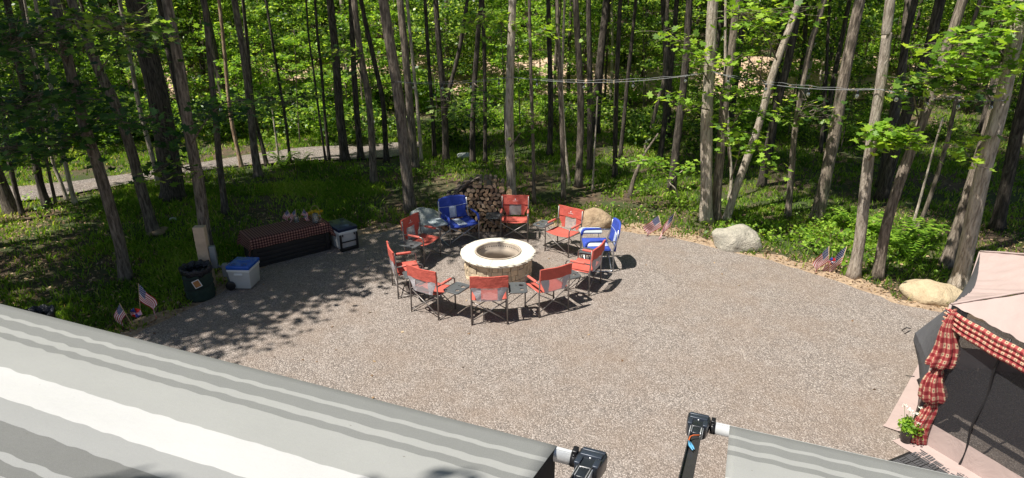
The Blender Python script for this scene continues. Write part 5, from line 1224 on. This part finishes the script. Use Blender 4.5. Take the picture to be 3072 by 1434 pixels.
# ------------------------------------------------------------ awnings
def awnmat():
    m, t, b = mat('striped awning vinyl'); sp = nd(t, 'SeparateXYZ'); t.links.new(uvn(t), sp.inputs[0])
    cb = nd(t, 'CombineXYZ'); t.links.new(sp.outputs[0], cb.inputs[0]); n = nd(t, 'TexNoise', i={'Scale': 7.0, 'Detail': 1.5, 'Roughness': .5}); t.links.new(cb.outputs[0], n.inputs['Vector'])
    wv = mth(t, 'MULTIPLY', mth(t, 'SINE', mth(t, 'MULTIPLY', sp.outputs[0], 2*math.pi/.21)), .0042)
    s = mth(t, 'ADD', mth(t, 'ADD', sp.outputs[1], wv), mth(t, 'MULTIPLY', mth(t, 'SUBTRACT', n.outputs[0], .5), .03)); s = mth(t, 'DIVIDE', s, 3.0)
    G = (.195, .20, .195); Lg = (.355, .36, .35); Wt = (.60, .60, .60); Dk = (.15, .152, .148); Md = (.33, .335, .335)
    st = [(0, G), (.15, Lg), (.195, G), (.31, Lg), (.385, G), (.45, Lg), (.755, Wt), (1.02, Md), (1.19, Dk), (1.36, Md), (1.415, Dk), (1.49, Md), (1.7, Wt), (1.95, Lg), (2.2, G), (2.3, Lg), (2.4, G)]
    c = ramp(t, s, [(p/3.0, q) for p, q in st], 'CONSTANT')
    v = coord(t); d = ntex(t, v, 3, 5, .6); c = mixc(t, mth(t, 'MULTIPLY', d, .12), c, (.33, .34, .33)); wv2 = ntex(t, v, 420, 2, .8); c = mixc(t, .10, c, ramp(t, wv2, [(.4, (.2, .2, .2)), (.6, (.8, .8, .8))]))
    sk = ramp(t, ntex(t, v, 26, 1, .5), [(.80, (0, 0, 0)), (.82, (1, 1, 1))]); c = mixc(t, mth(t, 'MULTIPLY', sk, .7), c, (.15, .13, .1))
    t.links.new(c, b.inputs['Base Color']); b.inputs['Roughness'].default_value = .55; bump(t, b, d, .25, .02)
    tl = nd(t, 'BsdfTranslucent'); t.links.new(c, tl.inputs[0]); x = nd(t, 'MixShader'); x.inputs[0].default_value = .12
    t.links.new(b.outputs[0], x.inputs[1]); t.links.new(tl.outputs[0], x.inputs[2]); t.links.new(x.outputs[0], t.nodes['Material Output'].inputs[0]); return m
M['awning'] = awnmat(); M['alu'] = simple('white aluminium', (.66, .68, .70), .3, .3, .04); M['head'] = simple('dark slate plastic', (.02, .024, .032), .28, .1, .2, 14)
U = Vector((.931, -.365, 0)).normalized(); Nn = Vector((-U.y, U.x, 0))   # U along the roller, Nn outwards
def awning(label, endp, sgn, length, slope, reach, flap):
    """endp: fabric corner at the roller; sgn: -1 runs to the left, +1 runs to the right"""
    o = thing('awning', label, 'awning', endp, math.atan2(U.y, U.x), 'striped awnings')
    # local axes: x = U, y = outwards; fabric goes to -y and up
    def fn(u, v):
        a = sgn*length*u; s = -.07+(reach+.07)*v
        if s < 0: th = -s/.045; return (a, .045*math.sin(th)*1.0, -.045*(1-math.cos(th)))
        return (a, -s, slope*s-.02*math.sin(math.pi*min(1, s/reach))*math.sin(math.pi*u)+.003*math.sin(a*29)*math.exp(-s*1.5)+.012*noise.noise(Vector((a*1.3, s*2.2, 0)))*min(1, s*2)+.004*noise.noise(Vector((a*5, s*1.5, 4))))
    MB().sheet(fn, 80, 44, 0, lambda u, v: (length*u, -.07+(reach+.07)*v)).build('fabric', M['awning'], o, thick=.003, off=1)
    ex = -sgn
    mb = MB(); mb.tube([(-ex*length, 0, -.046), (ex*.088, 0, -.046)], .040, 24); mb.box((ex*.042, -.0, -.008), (.09, .02, .012)); rl = mb.build('roller', M['alu'], o)
    mb = MB(); mb.tube([(ex*.088, 0, -.046), (ex*.122, 0, -.046)], .044, 20); mb.box((ex*.105, .01, -.0), (.03, .05, .03), 0, bev=.006); mb.lathe([(0, .008), (.009, .006), (.009, 0)], 10, c=(ex*.105, -.025, -.004)); mb.build('end_collar', M['black'], rl)
    # drive head and arm
    hd = MB(); hx = ex*.20; sl_ = Matrix.Translation((hx, -.015, -.02)) @ Matrix.Rotation(math.atan(slope), 4, 'X') @ Matrix.Identity(4)
    R_ = Matrix.Translation((hx, .0, -.02)) @ Matrix.Rotation(-math.atan(slope), 4, 'X')
    outline = [(-.075, .045), (-.06, .07), (.06, .07), (.078, .03), (.072, -.08), (.06, -.15), (.045, -.17), (-.045, -.17), (-.06, -.15), (-.072, -.08)]
    bm = plate([(x, y) for x, y in outline], [], -.055, .085); bmesh.ops.bevel(bm, geom=list(bm.edges), offset=.010, segments=2, affect='EDGES', profile=.6); hd.addbm(bm, 0, R_, True); bm.free()
    hm = hd.build('drive_head', M['head'], o)
    mb = MB(); mb.box((0, -.02, .035), (.115, .055, .014), 0, M=R_, bev=.004); mb.box((0, .035, .033), (.125, .03, .012), 0, M=R_, bev=.004)
    for x in (-.048, .048): mb.box((x, -.11, .034), (.03, .09, .014), 0, M=R_, bev=.004)
    mb.build('cover_plate', simple('slate plate', (.035, .045, .065), .35, .2), hm)
    mb = MB()
    for x, y in ((-.045, -.03), (.045, -.03), (0, -.055), (.05, .05), (-.055, -.1), (.055, -.1)): mb.tube([(x, y, .025), (x, y, .034)], .005, 8, M=R_)
    mb.build('screws', M['alu'], hm)
    arm = MB(); L0, L1 = .14, reach-.1
    R2 = Matrix.Translation((hx, 0, -.015)) @ Matrix.Rotation(-math.atan(slope), 4, 'X')
    arm.box((0, -(L0+L1)/2, -.01), (.072, L1-L0, .02), 0, M=R2)
    for x in (-.034, .034): arm.box((x, -(L0+L1)/2, .012), (.006, L1-L0-.004, .032), 0, M=R2)
    am = arm.build('arm_channel', simple('dark arm channel', (.05, .048, .05), .4, .3), o)
    mb = MB()
    for x in (-.034, .034): mb.box((x, -.215, .0), (.016, .10, .045), 0, M=R2, bev=.003)
    mb.build('arm_bracket', M['alu'], am)
    mb = MB(); mb.box((0, -.20, .012), (.045, .14, .02), 0, M=R2, bev=.004); mb.build('arm_tongue', M['head'], am)
    mb = MB(); mb.tube([R2 @ Vector(p) for p in ((.028, -.29, .02), (.02, -.32, .03), (-.01, -.345, .032), (-.026, -.37, .03), (-.03, -.42, .026), (-.022, -.46, .02))], .0045, 6); mb.build('orange_cable', simple('orange cable', (.55, .13, .04), .5), am)
    mb = MB(); mb.tube([R2 @ Vector(p) for p in ((-.03, -.43, .022), (-.018, -.49, .022), (.004, -.54, .02))], [.008, .008, .003], 6); mb.tube([R2 @ Vector(p) for p in ((-.018, -.44, .02), (0, -.49, .02), (.012, -.52, .018))], [.007, .007, .002], 6); mb.build('blue_connector', simple('pale blue connector', (.12, .38, .62), .4), am)
    if flap:
        pts = [(sgn*.004, -s, slope*s-.012) for s in (0, .3, .8, 1.3, 1.8, 2.3)]; low = [(sgn*.004, -s*1.0, -1.05) for s in (0, .3, .8, 1.3, 1.8, 2.3)]
        mb = MB(); n = len(pts); mb.add(pts+low, [(i, i+1, n+i+1, n+i) for i in range(n-1)]); mb.build('side_shade', M['blackmatte'], o, thick=.004)
    return o
awning('grey and white striped awning covering the lower left', (.24, 2.79, 2.70), -1, 6.2, .28, 2.55, True)
awning('smaller striped awning at the bottom right', (1.455, 3.49, 2.30), 1, 3.6, .26, 3.0, False)
